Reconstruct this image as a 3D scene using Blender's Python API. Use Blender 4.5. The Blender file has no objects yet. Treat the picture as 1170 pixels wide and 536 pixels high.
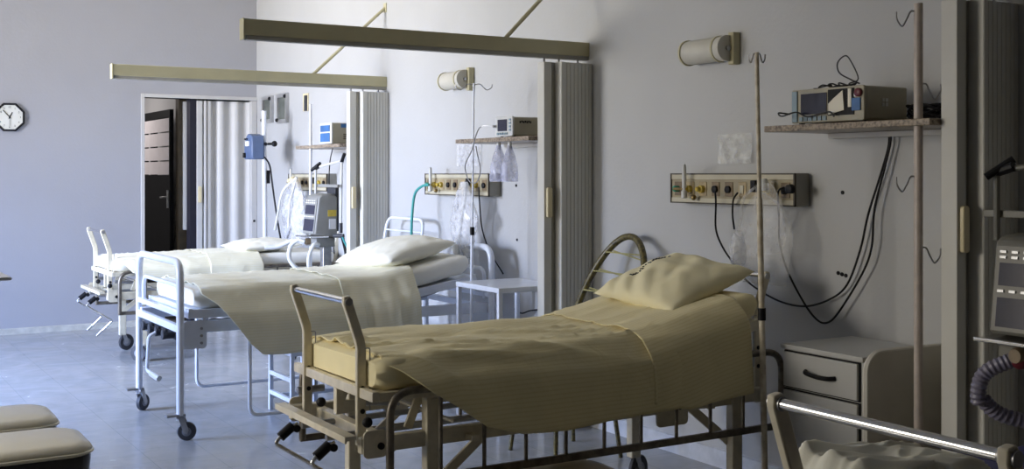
import bpy, bmesh, math, random
from mathutils import Vector, Matrix, noise
random.seed(7)
C = bpy.context.scene.collection
PI = math.pi
F, CX, HY, CAMH = 1330.0, 585.0, 199.0, 1.45
YAW = math.radians(31.2)
SN, CS = math.sin(YAW), math.cos(YAW)
XW, YB = 3.87, 11.35          # right wall, back wall
XL, YF, ZC = -2.6, -2.4, 3.3  # left wall, front wall, ceiling
V = Vector

def on_wall(px, py, X=XW - .02):
    u = (px - CX) / F; z = X / (SN + u * CS)
    return V((X, z * (CS - u * SN), CAMH + (HY - py) / F * z))
def on_y(px, py, Y):
    u = (px - CX) / F; z = Y / (CS - u * SN)
    return V((z * (SN + u * CS), Y, CAMH + (HY - py) / F * z))

# ------------------------------------------------------------------ materials
MATS = {}
def mat(name, col, rough=.5, metal=0, noise_amt=0.0, noise_scale=8, col2=None, bump=0, bump_scale=60, spec=.5, trans=0, alpha=1, sss=0, emit=None, coat=0):
    m = bpy.data.materials.new(name); m.use_nodes = True
    nt = m.node_tree; b = nt.nodes['Principled BSDF']
    b.inputs['Base Color'].default_value = (*col, 1)
    b.inputs['Roughness'].default_value = rough
    b.inputs['Metallic'].default_value = metal
    b.inputs['Specular IOR Level'].default_value = spec
    b.inputs['Transmission Weight'].default_value = trans
    b.inputs['Alpha'].default_value = alpha
    b.inputs['Coat Weight'].default_value = coat
    if emit:
        b.inputs['Emission Color'].default_value = (*emit[:3], 1); b.inputs['Emission Strength'].default_value = emit[3]
    tc = nt.nodes.new('ShaderNodeTexCoord')
    if noise_amt or col2:
        n = nt.nodes.new('ShaderNodeTexNoise'); n.inputs['Scale'].default_value = noise_scale; n.inputs['Detail'].default_value = 6
        nt.links.new(tc.outputs['Object'], n.inputs['Vector'])
        r = nt.nodes.new('ShaderNodeValToRGB')
        c2 = col2 if col2 else tuple(c * (1 - noise_amt) for c in col)
        r.color_ramp.elements[0].color = (*c2, 1); r.color_ramp.elements[1].color = (*col, 1)
        r.color_ramp.elements[0].position = .35; r.color_ramp.elements[1].position = .62
        nt.links.new(n.outputs['Fac'], r.inputs['Fac']); nt.links.new(r.outputs['Color'], b.inputs['Base Color'])
    if bump:
        n2 = nt.nodes.new('ShaderNodeTexNoise'); n2.inputs['Scale'].default_value = bump_scale; n2.inputs['Detail'].default_value = 4
        nt.links.new(tc.outputs['Object'], n2.inputs['Vector'])
        bp = nt.nodes.new('ShaderNodeBump'); bp.inputs['Strength'].default_value = bump; bp.inputs['Distance'].default_value = .01
        nt.links.new(n2.outputs['Fac'], bp.inputs['Height']); nt.links.new(bp.outputs['Normal'], b.inputs['Normal'])
    MATS[name] = m
    return m

M = {}
M['wall'] = mat('painted plaster', (.455, .457, .455), .55, noise_amt=.05, noise_scale=1.7, bump=.12, bump_scale=45)
M['wall_back'] = mat('painted plaster far', (.37, .37, .395), .6, noise_amt=.04, noise_scale=1.4, bump=.1, bump_scale=40)
M['ceiling'] = mat('ceiling paint', (.82, .78, .70), .8, noise_amt=.03)
M['skirting'] = mat('skirting tile', (.56, .55, .50), .35, noise_amt=.25, noise_scale=12)
M['skirting_blue'] = mat('skirting stone', (.60, .62, .66), .35, noise_amt=.2, noise_scale=12)
M['cream_metal'] = mat('cream enamel', (.70, .64, .49), .36, noise_amt=.15, noise_scale=22, coat=.2)
M['white_metal'] = mat('white enamel', (.74, .78, .86), .3, noise_amt=.08, noise_scale=14, coat=.3)
M['rail_metal'] = mat('worn dark rail', (.20, .175, .14), .38, metal=.55, noise_amt=.45, noise_scale=30)
M['chrome'] = mat('brushed steel', (.78, .78, .78), .22, metal=1, noise_amt=.1, noise_scale=40)
M['steel'] = mat('grey steel', (.42, .42, .43), .4, metal=.8, noise_amt=.2, noise_scale=30)
M['black'] = mat('black plastic', (.010, .010, .012), .5, noise_amt=.3, noise_scale=30, spec=.2)
M['rubber'] = mat('dark rubber', (.04, .042, .05), .6, noise_amt=.3, noise_scale=25)
M['wheel_grey'] = mat('wheel hub grey', (.25, .26, .29), .45, noise_amt=.3, noise_scale=30)
M['beam'] = mat('cream enamel rail', (.50, .46, .29), .45, noise_amt=.1, noise_scale=5)
M['beam_dark'] = mat('grey track', (.36, .35, .31), .5, noise_amt=.15, noise_scale=9)
M['pvc'] = mat('grey folding vinyl', (.60, .59, .54), .42, noise_amt=.07, noise_scale=4)
M['pvc_white'] = mat('white folding vinyl', (.56, .55, .53), .4, noise_amt=.06, noise_scale=4)
M['handle_cream'] = mat('yellowed plastic', (.72, .63, .40), .4, noise_amt=.12)
M['granite'] = mat('speckled granite', (.38, .31, .23), .35, noise_scale=75, col2=(.12, .09, .07))
M['device'] = mat('beige device plastic', (.40, .37, .28), .45, noise_amt=.12, noise_scale=9)
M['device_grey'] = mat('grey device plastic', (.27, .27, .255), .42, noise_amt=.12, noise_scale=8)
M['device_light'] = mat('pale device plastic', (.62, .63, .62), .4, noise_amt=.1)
M['device_shade'] = mat('grey device plastic shaded', (.15, .145, .12), .42, noise_amt=.12, noise_scale=8)  # darker copy of the device grey, shade put into the colour
M['device_blue'] = mat('blue device plastic', (.10, .15, .28), .4, noise_amt=.15)
M['screen'] = mat('dark display', (.025, .025, .05), .15, noise_amt=.2, coat=.15)
M['screen_blue'] = mat('blue display', (.05, .17, .42), .2, noise_amt=.2)
M['key'] = mat('key caps', (.25, .34, .40), .4, noise_amt=.1)
M['module_blue'] = mat('blue module', (.05, .16, .40), .4, noise_amt=.25)
M['red'] = mat('dark red knob', (.14, .015, .025), .35, noise_amt=.2)
M['paper'] = mat('paper label', (.82, .78, .66), .7, noise_amt=.06)
M['label_white'] = mat('white label', (.8, .8, .8), .6, noise_amt=.06)
M['yellow'] = mat('yellow fitting', (.62, .46, .06), .35, noise_amt=.25, noise_scale=30)
M['brass'] = mat('tarnished brass', (.35, .25, .10), .35, metal=.8, noise_amt=.3, noise_scale=40)
M['panel_face'] = mat('cream panel face', (.52, .48, .36), .4, noise_amt=.1)
M['panel_case'] = mat('grey panel case', (.30, .29, .25), .45, noise_amt=.12)
M['panel_recess'] = mat('tan panel recess', (.36, .31, .20), .45, noise_amt=.2)
M['outlet_tan'] = mat('tan outlet plate', (.46, .36, .20), .45, noise_amt=.25, noise_scale=25)
M['outlet_brown'] = mat('brown outlet plate', (.22, .16, .09), .45, noise_amt=.3, noise_scale=25)
M['teal'] = mat('teal hose', (.05, .36, .34), .35, noise_amt=.1)
M['green'] = mat('green cap', (.02, .25, .16), .35, noise_amt=.1)
M['tube_grey'] = mat('violet grey hose', (.19, .18, .25), .4, noise_amt=.15, noise_scale=20)
M['tube_clear'] = mat('milky hose', (.72, .73, .72), .3, noise_amt=.08)
M['sheet_lit'] = None
M['pillow'] = mat('cream pillow cotton', (.88, .81, .54), .85, noise_amt=.06, noise_scale=6, bump=.1, bump_scale=300)
M['pillow_white'] = mat('pale pillow cotton', (.88, .86, .74), .85, noise_amt=.05, noise_scale=6, bump=.1, bump_scale=300)
M['navy'] = mat('navy vinyl', (.012, .016, .16), .45, noise_amt=.2)
M['cabinet'] = mat('grey laminate', (.50, .50, .48), .4, noise_amt=.06, noise_scale=3)
M['cabinet_edge'] = mat('grey laminate edge', (.75, .72, .64), .45, noise_amt=.06)
M['flap'] = mat('taupe laminate', (.60, .56, .47), .4, noise_amt=.08)
M['wicker'] = mat('olive plastic cord', (.14, .115, .03), .35, noise_scale=60, col2=(.03, .025, .01))
M['string'] = mat('olive string', (.40, .37, .15), .5, noise_amt=.2)
M['stool_top'] = mat('cream vinyl seat', (.66, .62, .50), .3, noise_amt=.1, noise_scale=5)
M['stool_tan'] = mat('tan vinyl seat', (.42, .33, .20), .35, noise_amt=.15, noise_scale=6)
M['stool_black'] = mat('gloss black base', (.008, .008, .01), .2, noise_amt=.2)
M['pole_worn'] = mat('worn cream pole', (.66, .61, .49), .4, noise_scale=26, col2=(.46, .39, .28))
M['pole_pink'] = mat('worn pinkish pole', (.52, .45, .40), .4, noise_amt=.15, noise_scale=30)
M['navy_jamb'] = mat('navy jamb paint', (.006, .006, .016), .6, noise_amt=.15)
M['door_dark'] = mat('black door paint', (.006, .006, .007), .6, noise_amt=.3, spec=.15)
M['brown_dark'] = mat('dark brown wood', (.06, .045, .025), .4, noise_amt=.4, noise_scale=12)
M['louvre'] = mat('white louvre', (.85, .80, .80), .5, noise_amt=.06)
M['clock_face'] = mat('clock dial', (.72, .72, .66), .5, noise_amt=.06)
M['glass_dark'] = mat('dull glass', (.13, .145, .13), .15, noise_amt=.25)
M['alu'] = mat('dull aluminium', (.46, .46, .46), .35, metal=.6, noise_amt=.2)
M['lamp_drum'] = mat('ribbed lamp plastic', (.55, .53, .46), .5, noise_amt=.08, noise_scale=10)

def plastic(name, col, dens, bump_=.9):
    m = bpy.data.materials.new(name); m.use_nodes = True
    nt = m.node_tree; nt.nodes.remove(nt.nodes['Principled BSDF']); out = nt.nodes['Material Output']
    tr = nt.nodes.new('ShaderNodeBsdfTransparent'); gl = nt.nodes.new('ShaderNodeBsdfPrincipled')
    gl.inputs['Base Color'].default_value = (*col, 1); gl.inputs['Roughness'].default_value = .16
    n = nt.nodes.new('ShaderNodeTexNoise'); n.inputs['Scale'].default_value = 22; n.inputs['Detail'].default_value = 5
    tc = nt.nodes.new('ShaderNodeTexCoord'); nt.links.new(tc.outputs['Object'], n.inputs['Vector'])
    mp = nt.nodes.new('ShaderNodeMapRange'); mp.inputs['From Min'].default_value = .35; mp.inputs['From Max'].default_value = .7
    mp.inputs['To Min'].default_value = dens * .6; mp.inputs['To Max'].default_value = min(1, dens * 1.5)
    nt.links.new(n.outputs['Fac'], mp.inputs['Value'])
    bp = nt.nodes.new('ShaderNodeBump'); bp.inputs['Strength'].default_value = bump_; bp.inputs['Distance'].default_value = .02
    nt.links.new(n.outputs['Fac'], bp.inputs['Height']); nt.links.new(bp.outputs['Normal'], gl.inputs['Normal'])
    mx = nt.nodes.new('ShaderNodeMixShader'); nt.links.new(mp.outputs['Result'], mx.inputs['Fac'])
    nt.links.new(tr.outputs[0], mx.inputs[1]); nt.links.new(gl.outputs[0], mx.inputs[2]); nt.links.new(mx.outputs[0], out.inputs['Surface'])
    return m
M['clear'] = plastic('clear plastic film', (.8, .8, .8), .22)
M['milky'] = plastic('milky plastic film', (.74, .75, .79), .42, .15)
M['pocket'] = plastic('crinkled plastic film', (.85, .85, .82), .42)
M['mask_violet'] = plastic('clear mask plastic', (.62, .64, .82), .45)

def cloth_mat(name, col, col2, freq):
    m = bpy.data.materials.new(name); m.use_nodes = True
    nt = m.node_tree; b = nt.nodes['Principled BSDF']; b.inputs['Roughness'].default_value = .85
    b.inputs['Sheen Weight'].default_value = .15
    uv = nt.nodes.new('ShaderNodeUVMap'); uv.uv_map = 'UVMap'
    sp = nt.nodes.new('ShaderNodeSeparateXYZ'); nt.links.new(uv.outputs['UV'], sp.inputs[0])
    mu = nt.nodes.new('ShaderNodeMath'); mu.operation = 'MULTIPLY'; mu.inputs[1].default_value = freq * 2 * PI
    nt.links.new(sp.outputs['Y'], mu.inputs[0])
    si = nt.nodes.new('ShaderNodeMath'); si.operation = 'SINE'; nt.links.new(mu.outputs[0], si.inputs[0])
    r = nt.nodes.new('ShaderNodeValToRGB'); r.color_ramp.elements[0].color = (*col2, 1); r.color_ramp.elements[1].color = (*col, 1)
    r.color_ramp.elements[0].position = 0.0; r.color_ramp.elements[1].position = .45
    mr = nt.nodes.new('ShaderNodeMapRange'); mr.inputs['From Min'].default_value = -1
    nt.links.new(si.outputs[0], mr.inputs['Value']); nt.links.new(mr.outputs['Result'], r.inputs['Fac'])
    tc = nt.nodes.new('ShaderNodeTexCoord'); n = nt.nodes.new('ShaderNodeTexNoise'); n.inputs['Scale'].default_value = 5; n.inputs['Detail'].default_value = 5
    nt.links.new(tc.outputs['Object'], n.inputs['Vector'])
    mx = nt.nodes.new('ShaderNodeMix'); mx.data_type = 'RGBA'; mx.blend_type = 'MULTIPLY'; mx.inputs['Factor'].default_value = .25
    nt.links.new(r.outputs['Color'], mx.inputs['A']); nt.links.new(n.outputs['Fac'], mx.inputs['B']); nt.links.new(mx.outputs['Result'], b.inputs['Base Color'])
    n2 = nt.nodes.new('ShaderNodeTexNoise'); n2.inputs['Scale'].default_value = 9; n2.inputs['Detail'].default_value = 3; n2.inputs['Distortion'].default_value = 1.2
    nt.links.new(tc.outputs['Object'], n2.inputs['Vector'])
    bp = nt.nodes.new('ShaderNodeBump'); bp.inputs['Strength'].default_value = .35; bp.inputs['Distance'].default_value = .012
    nt.links.new(n2.outputs['Fac'], bp.inputs['Height']); nt.links.new(bp.outputs['Normal'], b.inputs['Normal'])
    return m
M['sheet'] = cloth_mat('striped cream sheet', (.90, .80, .48), (.83, .72, .38), 62)
M['sheet_lit'] = cloth_mat('striped cream sheet lit', (.92, .885, .70), (.88, .835, .60), 62)  # the cream sheet again, whitened in colour to read as brightly lit
M['fitted'] = mat('cream fitted sheet', (.88, .79, .49), .85, noise_amt=.07, noise_scale=6, bump=.25, bump_scale=12)
M['fitted_white'] = mat('pale fitted sheet', (.88, .87, .80), .85, noise_amt=.04, noise_scale=6, bump=.2, bump_scale=12)

def floor_mat():
    m = bpy.data.materials.new('vinyl floor tiles'); m.use_nodes = True
    nt = m.node_tree; b = nt.nodes['Principled BSDF']
    tc = nt.nodes.new('ShaderNodeTexCoord')
    mp = nt.nodes.new('ShaderNodeMapping'); mp.inputs['Location'].default_value = (.01, .05, 0); nt.links.new(tc.outputs['Object'], mp.inputs['Vector'])
    br = nt.nodes.new('ShaderNodeTexBrick'); br.offset = 0; br.inputs['Scale'].default_value = 1
    br.inputs['Brick Width'].default_value = .3; br.inputs['Row Height'].default_value = .3; br.inputs['Mortar Size'].default_value = .0016
    br.inputs['Color1'].default_value = (.33, .335, .345, 1); br.inputs['Color2'].default_value = (.31, .325, .345, 1); br.inputs['Mortar'].default_value = (.20, .215, .24, 1)
    nt.links.new(mp.outputs['Vector'], br.inputs['Vector'])
    n = nt.nodes.new('ShaderNodeTexNoise'); n.inputs['Scale'].default_value = 3.5; n.inputs['Detail'].default_value = 8; n.inputs['Distortion'].default_value = 1.5
    nt.links.new(tc.outputs['Object'], n.inputs['Vector'])
    mx = nt.nodes.new('ShaderNodeMix'); mx.data_type = 'RGBA'; mx.blend_type = 'OVERLAY'; mx.inputs['Factor'].default_value = .25
    nt.links.new(br.outputs['Color'], mx.inputs['A']); nt.links.new(n.outputs['Fac'], mx.inputs['B']); nt.links.new(mx.outputs['Result'], b.inputs['Base Color'])
    mr = nt.nodes.new('ShaderNodeMapRange'); mr.inputs['To Min'].default_value = .12; mr.inputs['To Max'].default_value = .34
    nt.links.new(n.outputs['Fac'], mr.inputs['Value']); nt.links.new(mr.outputs['Result'], b.inputs['Roughness'])
    n2 = nt.nodes.new('ShaderNodeTexNoise'); n2.inputs['Scale'].default_value = 5; nt.links.new(tc.outputs['Object'], n2.inputs['Vector'])
    bp = nt.nodes.new('ShaderNodeBump'); bp.inputs['Strength'].default_value = .12; bp.inputs['Distance'].default_value = .02
    nt.links.new(n2.outputs['Fac'], bp.inputs['Height']); nt.links.new(bp.outputs['Normal'], b.inputs['Normal'])
    return m
M['floor'] = floor_mat()

# ------------------------------------------------------------------ mesh helpers
def smooth_path(pts, n=6, closed=False):
    pts = [V(p) for p in pts]; out = []; L = len(pts)
    rng = range(L if closed else L - 1)
    for i in rng:
        if closed: p0, p1, p2, p3 = pts[i - 1], pts[i], pts[(i + 1) % L], pts[(i + 2) % L]
        else:
            p1, p2 = pts[i], pts[i + 1]
            p0 = pts[i - 1] if i > 0 else p1 * 2 - p2
            p3 = pts[i + 2] if i + 2 < L else p2 * 2 - p1
        for k in range(n):
            t = k / n
            out.append(.5 * ((2 * p1) + (p2 - p0) * t + (2 * p0 - 5 * p1 + 4 * p2 - p3) * t * t + (3 * p1 - p0 - 3 * p2 + p3) * t ** 3))
    if not closed: out.append(pts[-1])
    return out

def round_path(pts, r, n=5):
    """polyline with its inner corners rounded at radius r"""
    pts = [V(p) for p in pts]; out = [pts[0]]
    for i in range(1, len(pts) - 1):
        a, b, c = pts[i - 1], pts[i], pts[i + 1]
        d1, d2 = (a - b), (c - b); rr = min(r, d1.length * .48, d2.length * .48)
        p, q = b + d1.normalized() * rr, b + d2.normalized() * rr
        for k in range(n + 1):
            t = k / n
            out.append(p * (1 - t) ** 2 + b * 2 * t * (1 - t) + q * t * t)
    out.append(pts[-1]); return out

class MB:
    def __init__(s): s.v, s.f = [], []
    def add(s, vs, fs):
        b = len(s.v); s.v += [V(p) for p in vs]; s.f += [tuple(b + i for i in f) for f in fs]; return s
    def box(s, lo, hi, mx=None):
        x0, y0, z0 = lo; x1, y1, z1 = hi
        vs = [V(p) for p in ((x0, y0, z0), (x1, y0, z0), (x1, y1, z0), (x0, y1, z0), (x0, y0, z1), (x1, y0, z1), (x1, y1, z1), (x0, y1, z1))]
        if mx is not None: vs = [mx @ p for p in vs]
        return s.add(vs, [(3, 2, 1, 0), (4, 5, 6, 7), (0, 1, 5, 4), (1, 2, 6, 5), (2, 3, 7, 6), (3, 0, 4, 7)])
    def cbox(s, c, d, mx=None):
        return s.box([c[i] - d[i] / 2 for i in range(3)], [c[i] + d[i] / 2 for i in range(3)], mx)
    def bar(s, p0, p1, w, h, up=(0, 0, 1)):
        p0, p1 = V(p0), V(p1); d = (p1 - p0).normalized(); up = V(up)
        if abs(d.dot(up)) > .98: up = V((0, 1, 0))
        sd = d.cross(up).normalized(); u = sd.cross(d)
        vs = []
        for p in (p0, p1):
            for a, b in ((-1, -1), (1, -1), (1, 1), (-1, 1)): vs.append(p + sd * a * w / 2 + u * b * h / 2)
        return s.add(vs, [(3, 2, 1, 0), (4, 5, 6, 7), (0, 1, 5, 4), (1, 2, 6, 5), (2, 3, 7, 6), (3, 0, 4, 7)])
    def tube(s, pts, r, n=10, closed=False):
        pts = [V(p) for p in pts]; L = len(pts)
        rs = r if isinstance(r, (list, tuple)) else [r] * L
        ts = []
        for i in range(L):
            a = pts[i - 1] if (i > 0 or closed) else pts[i]; b = pts[(i + 1) % L] if (i < L - 1 or closed) else pts[i]
            t = (b - a); ts.append(t.normalized() if t.length > 1e-9 else V((0, 0, 1)))
        up = V((0, 0, 1)) if abs(ts[0].z) < .9 else V((1, 0, 0))
        nrm = (up - ts[0] * up.dot(ts[0])).normalized(); vs = []
        for i in range(L):
            nrm = nrm - ts[i] * nrm.dot(ts[i])
            nrm = nrm.normalized() if nrm.length > 1e-6 else ts[i].orthogonal().normalized()
            bn = ts[i].cross(nrm)
            for k in range(n):
                a = 2 * PI * k / n; vs.append(pts[i] + nrm * math.cos(a) * rs[i] + bn * math.sin(a) * rs[i])
        fs = []
        for i in range(L if closed else L - 1):
            j = (i + 1) % L
            for k in range(n): fs.append((i * n + k, i * n + (k + 1) % n, j * n + (k + 1) % n, j * n + k))
        if not closed: fs += [tuple(range(n - 1, -1, -1)), tuple((L - 1) * n + k for k in range(n))]
        return s.add(vs, fs)
    def cyl(s, p0, p1, r, n=16): return s.tube([p0, p1], r, n)
    def lathe(s, prof, c=(0, 0, 0), axis='z', n=24):
        """prof: (radius, height) pairs; closed at both ends"""
        vs, fs = [], []
        for r, h in prof:
            for k in range(n):
                a = 2 * PI * k / n; x, y = r * math.cos(a), r * math.sin(a)
                p = V((x, y, h)) if axis == 'z' else (V((x, h, y)) if axis == 'y' else V((h, x, y)))
                vs.append(p + V(c))
        m = len(prof)
        for i in range(m - 1):
            for k in range(n): fs.append((i * n + k, i * n + (k + 1) % n, (i + 1) * n + (k + 1) % n, (i + 1) * n + k))
        fs += [tuple(range(n - 1, -1, -1)), tuple((m - 1) * n + k for k in range(n))]
        return s.add(vs, fs)
    def prism(s, poly, a, b, plane='xy'):
        """2D polygon extruded from a to b along the third axis"""
        def P(p, h):
            return V((p[0], p[1], h)) if plane == 'xy' else (V((p[0], h, p[1])) if plane == 'xz' else V((h, p[0], p[1])))
        n = len(poly); vs = [P(p, a) for p in poly] + [P(p, b) for p in poly]
        fs = [tuple(range(n - 1, -1, -1)), tuple(range(n, 2 * n))] + [(i, (i + 1) % n, n + (i + 1) % n, n + i) for i in range(n)]
        return s.add(vs, fs)
    def loft(s, rings, cap=True, closed=True):
        n = len(rings[0]); vs = [p for r in rings for p in r]; fs = []
        for i in range(len(rings) - 1):
            for k in range(n if closed else n - 1): fs.append((i * n + k, i * n + (k + 1) % n, (i + 1) * n + (k + 1) % n, (i + 1) * n + k))
        if cap: fs += [tuple(range(n - 1, -1, -1)), tuple((len(rings) - 1) * n + k for k in range(n))]
        return s.add(vs, fs)
    def ball(s, c, r, n=12, sc=(1, 1, 1)):
        prof = [(max(1e-4, math.sin(PI * i / n)) * r, -math.cos(PI * i / n) * r) for i in range(n + 1)]
        b = len(s.v); s.lathe(prof, (0, 0, 0), 'z', n * 2)
        for i in range(b, len(s.v)): p = s.v[i]; s.v[i] = V((p.x * sc[0] + c[0], p.y * sc[1] + c[1], p.z * sc[2] + c[2]))
        return s
    def move(s, mx): s.v = [mx @ p for p in s.v]; return s
    def build_each(s, name, m, parent=None, **kw):
        """every separate piece as an object of its own"""
        par = list(range(len(s.v)))
        def find(a):
            while par[a] != a: par[a] = par[par[a]]; a = par[a]
            return a
        for f in s.f:
            for k in f[1:]: par[find(k)] = find(f[0])
        groups = {}
        for f in s.f: groups.setdefault(find(f[0]), []).append(f)
        out = []
        for fs in groups.values():
            ids = sorted({k for f in fs for k in f}); ix = {k: i for i, k in enumerate(ids)}
            out.append(MB().add([s.v[k] for k in ids], [tuple(ix[k] for k in f) for f in fs]).build(name, m, parent, **kw))
        return out
    def build(s, name, m, parent=None, bevel=0, off=None, sharp=35, solid=0, uv=None):
        me = bpy.data.meshes.new(name)
        o3 = V(off) if off is not None else (V(parent['_o']) if parent is not None and '_o' in parent else V((0, 0, 0)))
        me.from_pydata([tuple(p - o3) for p in s.v], [], s.f); me.update()
        bm = bmesh.new(); bm.from_mesh(me); bmesh.ops.recalc_face_normals(bm, faces=bm.faces); bm.to_mesh(me); bm.free()
        me.materials.append(m if not isinstance(m, str) else M[m])
        me.shade_smooth(); me.set_sharp_from_angle(angle=math.radians(sharp))
        if uv:
            lay = me.uv_layers.new(name='UVMap')
            for l in me.loops: lay.data[l.index].uv = uv[l.vertex_index]
        o = bpy.data.objects.new(name, me); C.objects.link(o)
        if parent is not None:
            o.parent = parent
        if solid:
            md = o.modifiers.new('thickness', 'SOLIDIFY'); md.thickness = solid; md.offset = 0
        if bevel:
            md = o.modifiers.new('edge', 'BEVEL'); md.width = bevel; md.segments = 2; md.limit_method = 'ANGLE'
        return o

def tag(o, label, cat, group=None):
    o['label'] = label; o['category'] = cat
    if group: o['group'] = group
    return o
def thing(name, label, cat, loc=(0, 0, 0), group=None, world=True):
    """an Empty at the thing's base. world: children are given in world coordinates"""
    o = bpy.data.objects.new(name, None); C.objects.link(o); o.location = loc; o.empty_display_size = .1
    tag(o, label, cat, group)
    if world: o['_o'] = list(loc)
    return o
def sub(parent, name): return parent
def struct(o):
    o['kind'] = 'structure'; return o
def copy_tree(o, parent=None):
    c = o.copy(); C.objects.link(c)
    if parent is not None: c.parent = parent
    for ch in list(o.children): copy_tree(ch, c)
    return c
def dup(o, loc, label):
    c = copy_tree(o); c.location = loc; c['label'] = label; return c
def child_of(part, root):
    """let a sub-part be built in the same coordinates as its part"""
    if '_o' in root: part['_o'] = list(root['_o'])
    return part
def rrect(x0, y0, x1, y1, r, n=5):
    out = []
    for cx, cy, a0 in ((x1 - r, y1 - r, 0), (x0 + r, y1 - r, 90), (x0 + r, y0 + r, 180), (x1 - r, y0 + r, 270)):
        for k in range(n + 1):
            a = math.radians(a0 + 90 * k / n); out.append((cx + r * math.cos(a), cy + r * math.sin(a)))
    return out
def text_into(mb, s, size, mx):
    cu = bpy.data.curves.new('t', 'FONT'); cu.body = s; cu.size = size; cu.align_x = 'CENTER'; cu.align_y = 'CENTER'
    o = bpy.data.objects.new('t', cu); C.objects.link(o)
    bpy.context.view_layer.update()
    me = bpy.data.meshes.new_from_object(o.evaluated_get(bpy.context.evaluated_depsgraph_get()))
    mb.add([mx @ v.co for v in me.vertices], [tuple(p.vertices) for p in me.polygons])
    bpy.data.objects.remove(o); bpy.data.curves.remove(cu); bpy.data.meshes.remove(me)

# ------------------------------------------------------------------ room shell
struct(MB().box((XL - .2, YF - .2, -.1), (XW + 1.2, YB + 3.2, 0)).build('floor', 'floor'))
struct(MB().box((XL - .2, YF - .2, ZC), (XW + .2, YB + .2, ZC + .1)).build('ceiling', 'ceiling'))
struct(MB().box((XW, YF - .2, 0), (XW + .2, YB + .2, ZC)).build('wall_right', 'wall'))
DX0, DZ = 2.763, 2.187
struct(MB().box((XL - .2, YB, 0), (DX0, YB + .15, ZC)).box((DX0, YB, DZ), (XW, YB + .15, ZC)).build('wall_back', 'wall_back'))
struct(MB().box((XL - .2, YF - .2, 0), (XW, YF, ZC)).build('wall_front', 'brown_dark'))  # unseen wall, given a dark finish to cut bounced light
# left wall with window openings, the nearer one added to let in fill light
WINS = [(7.0, 9.3), (4.4, 5.9)]
WZ0, WZ1 = 1.0, 2.8
lw = MB(); y = YF
for a, b in sorted(WINS):
    lw.box((XL - .2, y, 0), (XL, a, ZC)); lw.box((XL - .2, a, 0), (XL, b, WZ0)); lw.box((XL - .2, a, WZ1), (XL, b, ZC)); y = b
lw.box((XL - .2, y, 0), (XL, YB, ZC))
struct(lw.build('wall_left', 'panel_recess'))  # out of view, darkened so it bounces less light
for i, (a, b) in enumerate(sorted(WINS)):
    wf = MB()
    for yy in (a + .02, (a + b) / 2, b - .02): wf.box((XL - .12, yy - .025, WZ0), (XL - .07, yy + .025, WZ1))
    for zz in (WZ0 + .025, WZ1 - .025): wf.box((XL - .12, a, zz - .025), (XL - .07, b, zz + .025))
    struct(wf.build('window_%d' % (i + 1), 'alu'))
struct(MB().prism([(XW - .018, 0), (XW, 0), (XW, .09), (XW - .012, .085)], YF, YB, 'xz').build('baseboard_right', 'skirting_blue'))
struct(MB().prism([(YB - .018, 0), (YB, 0), (YB, .055), (YB - .012, .05)], XL, DX0 - .05, 'yz').build('baseboard_back', 'skirting'))
# doorway trim
tr = MB().box((DX0 - .035, YB - .012, 0), (DX0, YB + .15, DZ + .035)).box((DX0, YB - .012, DZ), (XW, YB + .15, DZ + .035))
struct(tr.build('trim_1', 'pvc_white', bevel=.003))
# corridor behind the doorway
struct(MB().box((1.2, YB + 3.0, 0), (XW + 1.2, YB + 3.1, ZC)).box((1.1, YB + .15, 0), (1.2, YB + 3.1, ZC)).build('wall_corridor', 'wall'))
struct(MB().box((1.1, YB + .15, 2.7), (XW + 1.2, YB + 3.1, 2.8)).build('ceiling_corridor', 'ceiling'))
struct(MB().box((3.26, YB + .15, 0), (3.36, YB + 3.0, 2.7)).build('wall_passage', 'wall'))
struct(MB().box((3.205, YB + .02, 0), (3.275, YB + .14, DZ - .002)).build('trim_2', 'navy_jamb'))
struct(MB().box((3.15, YB + .22, 0), (3.255, YB + .34, 2.4)).build('trim_3', 'brown_dark'))
struct(MB().box((3.185, YB + .15, .9), (3.212, YB + .21, DZ - .02)).build('trim_reflection', 'pvc_white'))  # white strip put in for the lit reflection on the door frame
# dark part-glazed door swung open into the corridor
dl = MB()
DXL, DY0, DY1, DT = 3.10, 11.72, 12.75, .04
dl.box((DXL, DY0, .03), (DXL + DT, DY1, 1.44)).box((DXL, DY0, 2.02), (DXL + DT, DY1, 2.10))
for a, b in ((DY0, DY0 + .03), (DY0 + .62, DY0 + .76), (DY1 - .03, DY1)): dl.box((DXL, a, 1.44), (DXL + DT, b, 2.02))
door = struct(dl.build('door_1', 'door_dark', bevel=.003))
lv = MB()
for k in range(4):
    z0 = 1.44 + k * .145
    lv.box((DXL - .002, DY0 + .03, z0 + .006), (DXL + .004, DY1 - .02, z0 + .137), None)
lv.build('glass_louvre', 'louvre', door)
hd = MB().cbox((DXL - .006, DY0 + .06, 1.2), (.012, .04, .18)).tube(round_path([(DXL - .01, DY0 + .06, 1.22), (DXL - .05, DY0 + .06, 1.22), (DXL - .05, DY0 + .16, 1.215)], .02), .009)
hd.build('door_handle', 'steel', door)

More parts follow.
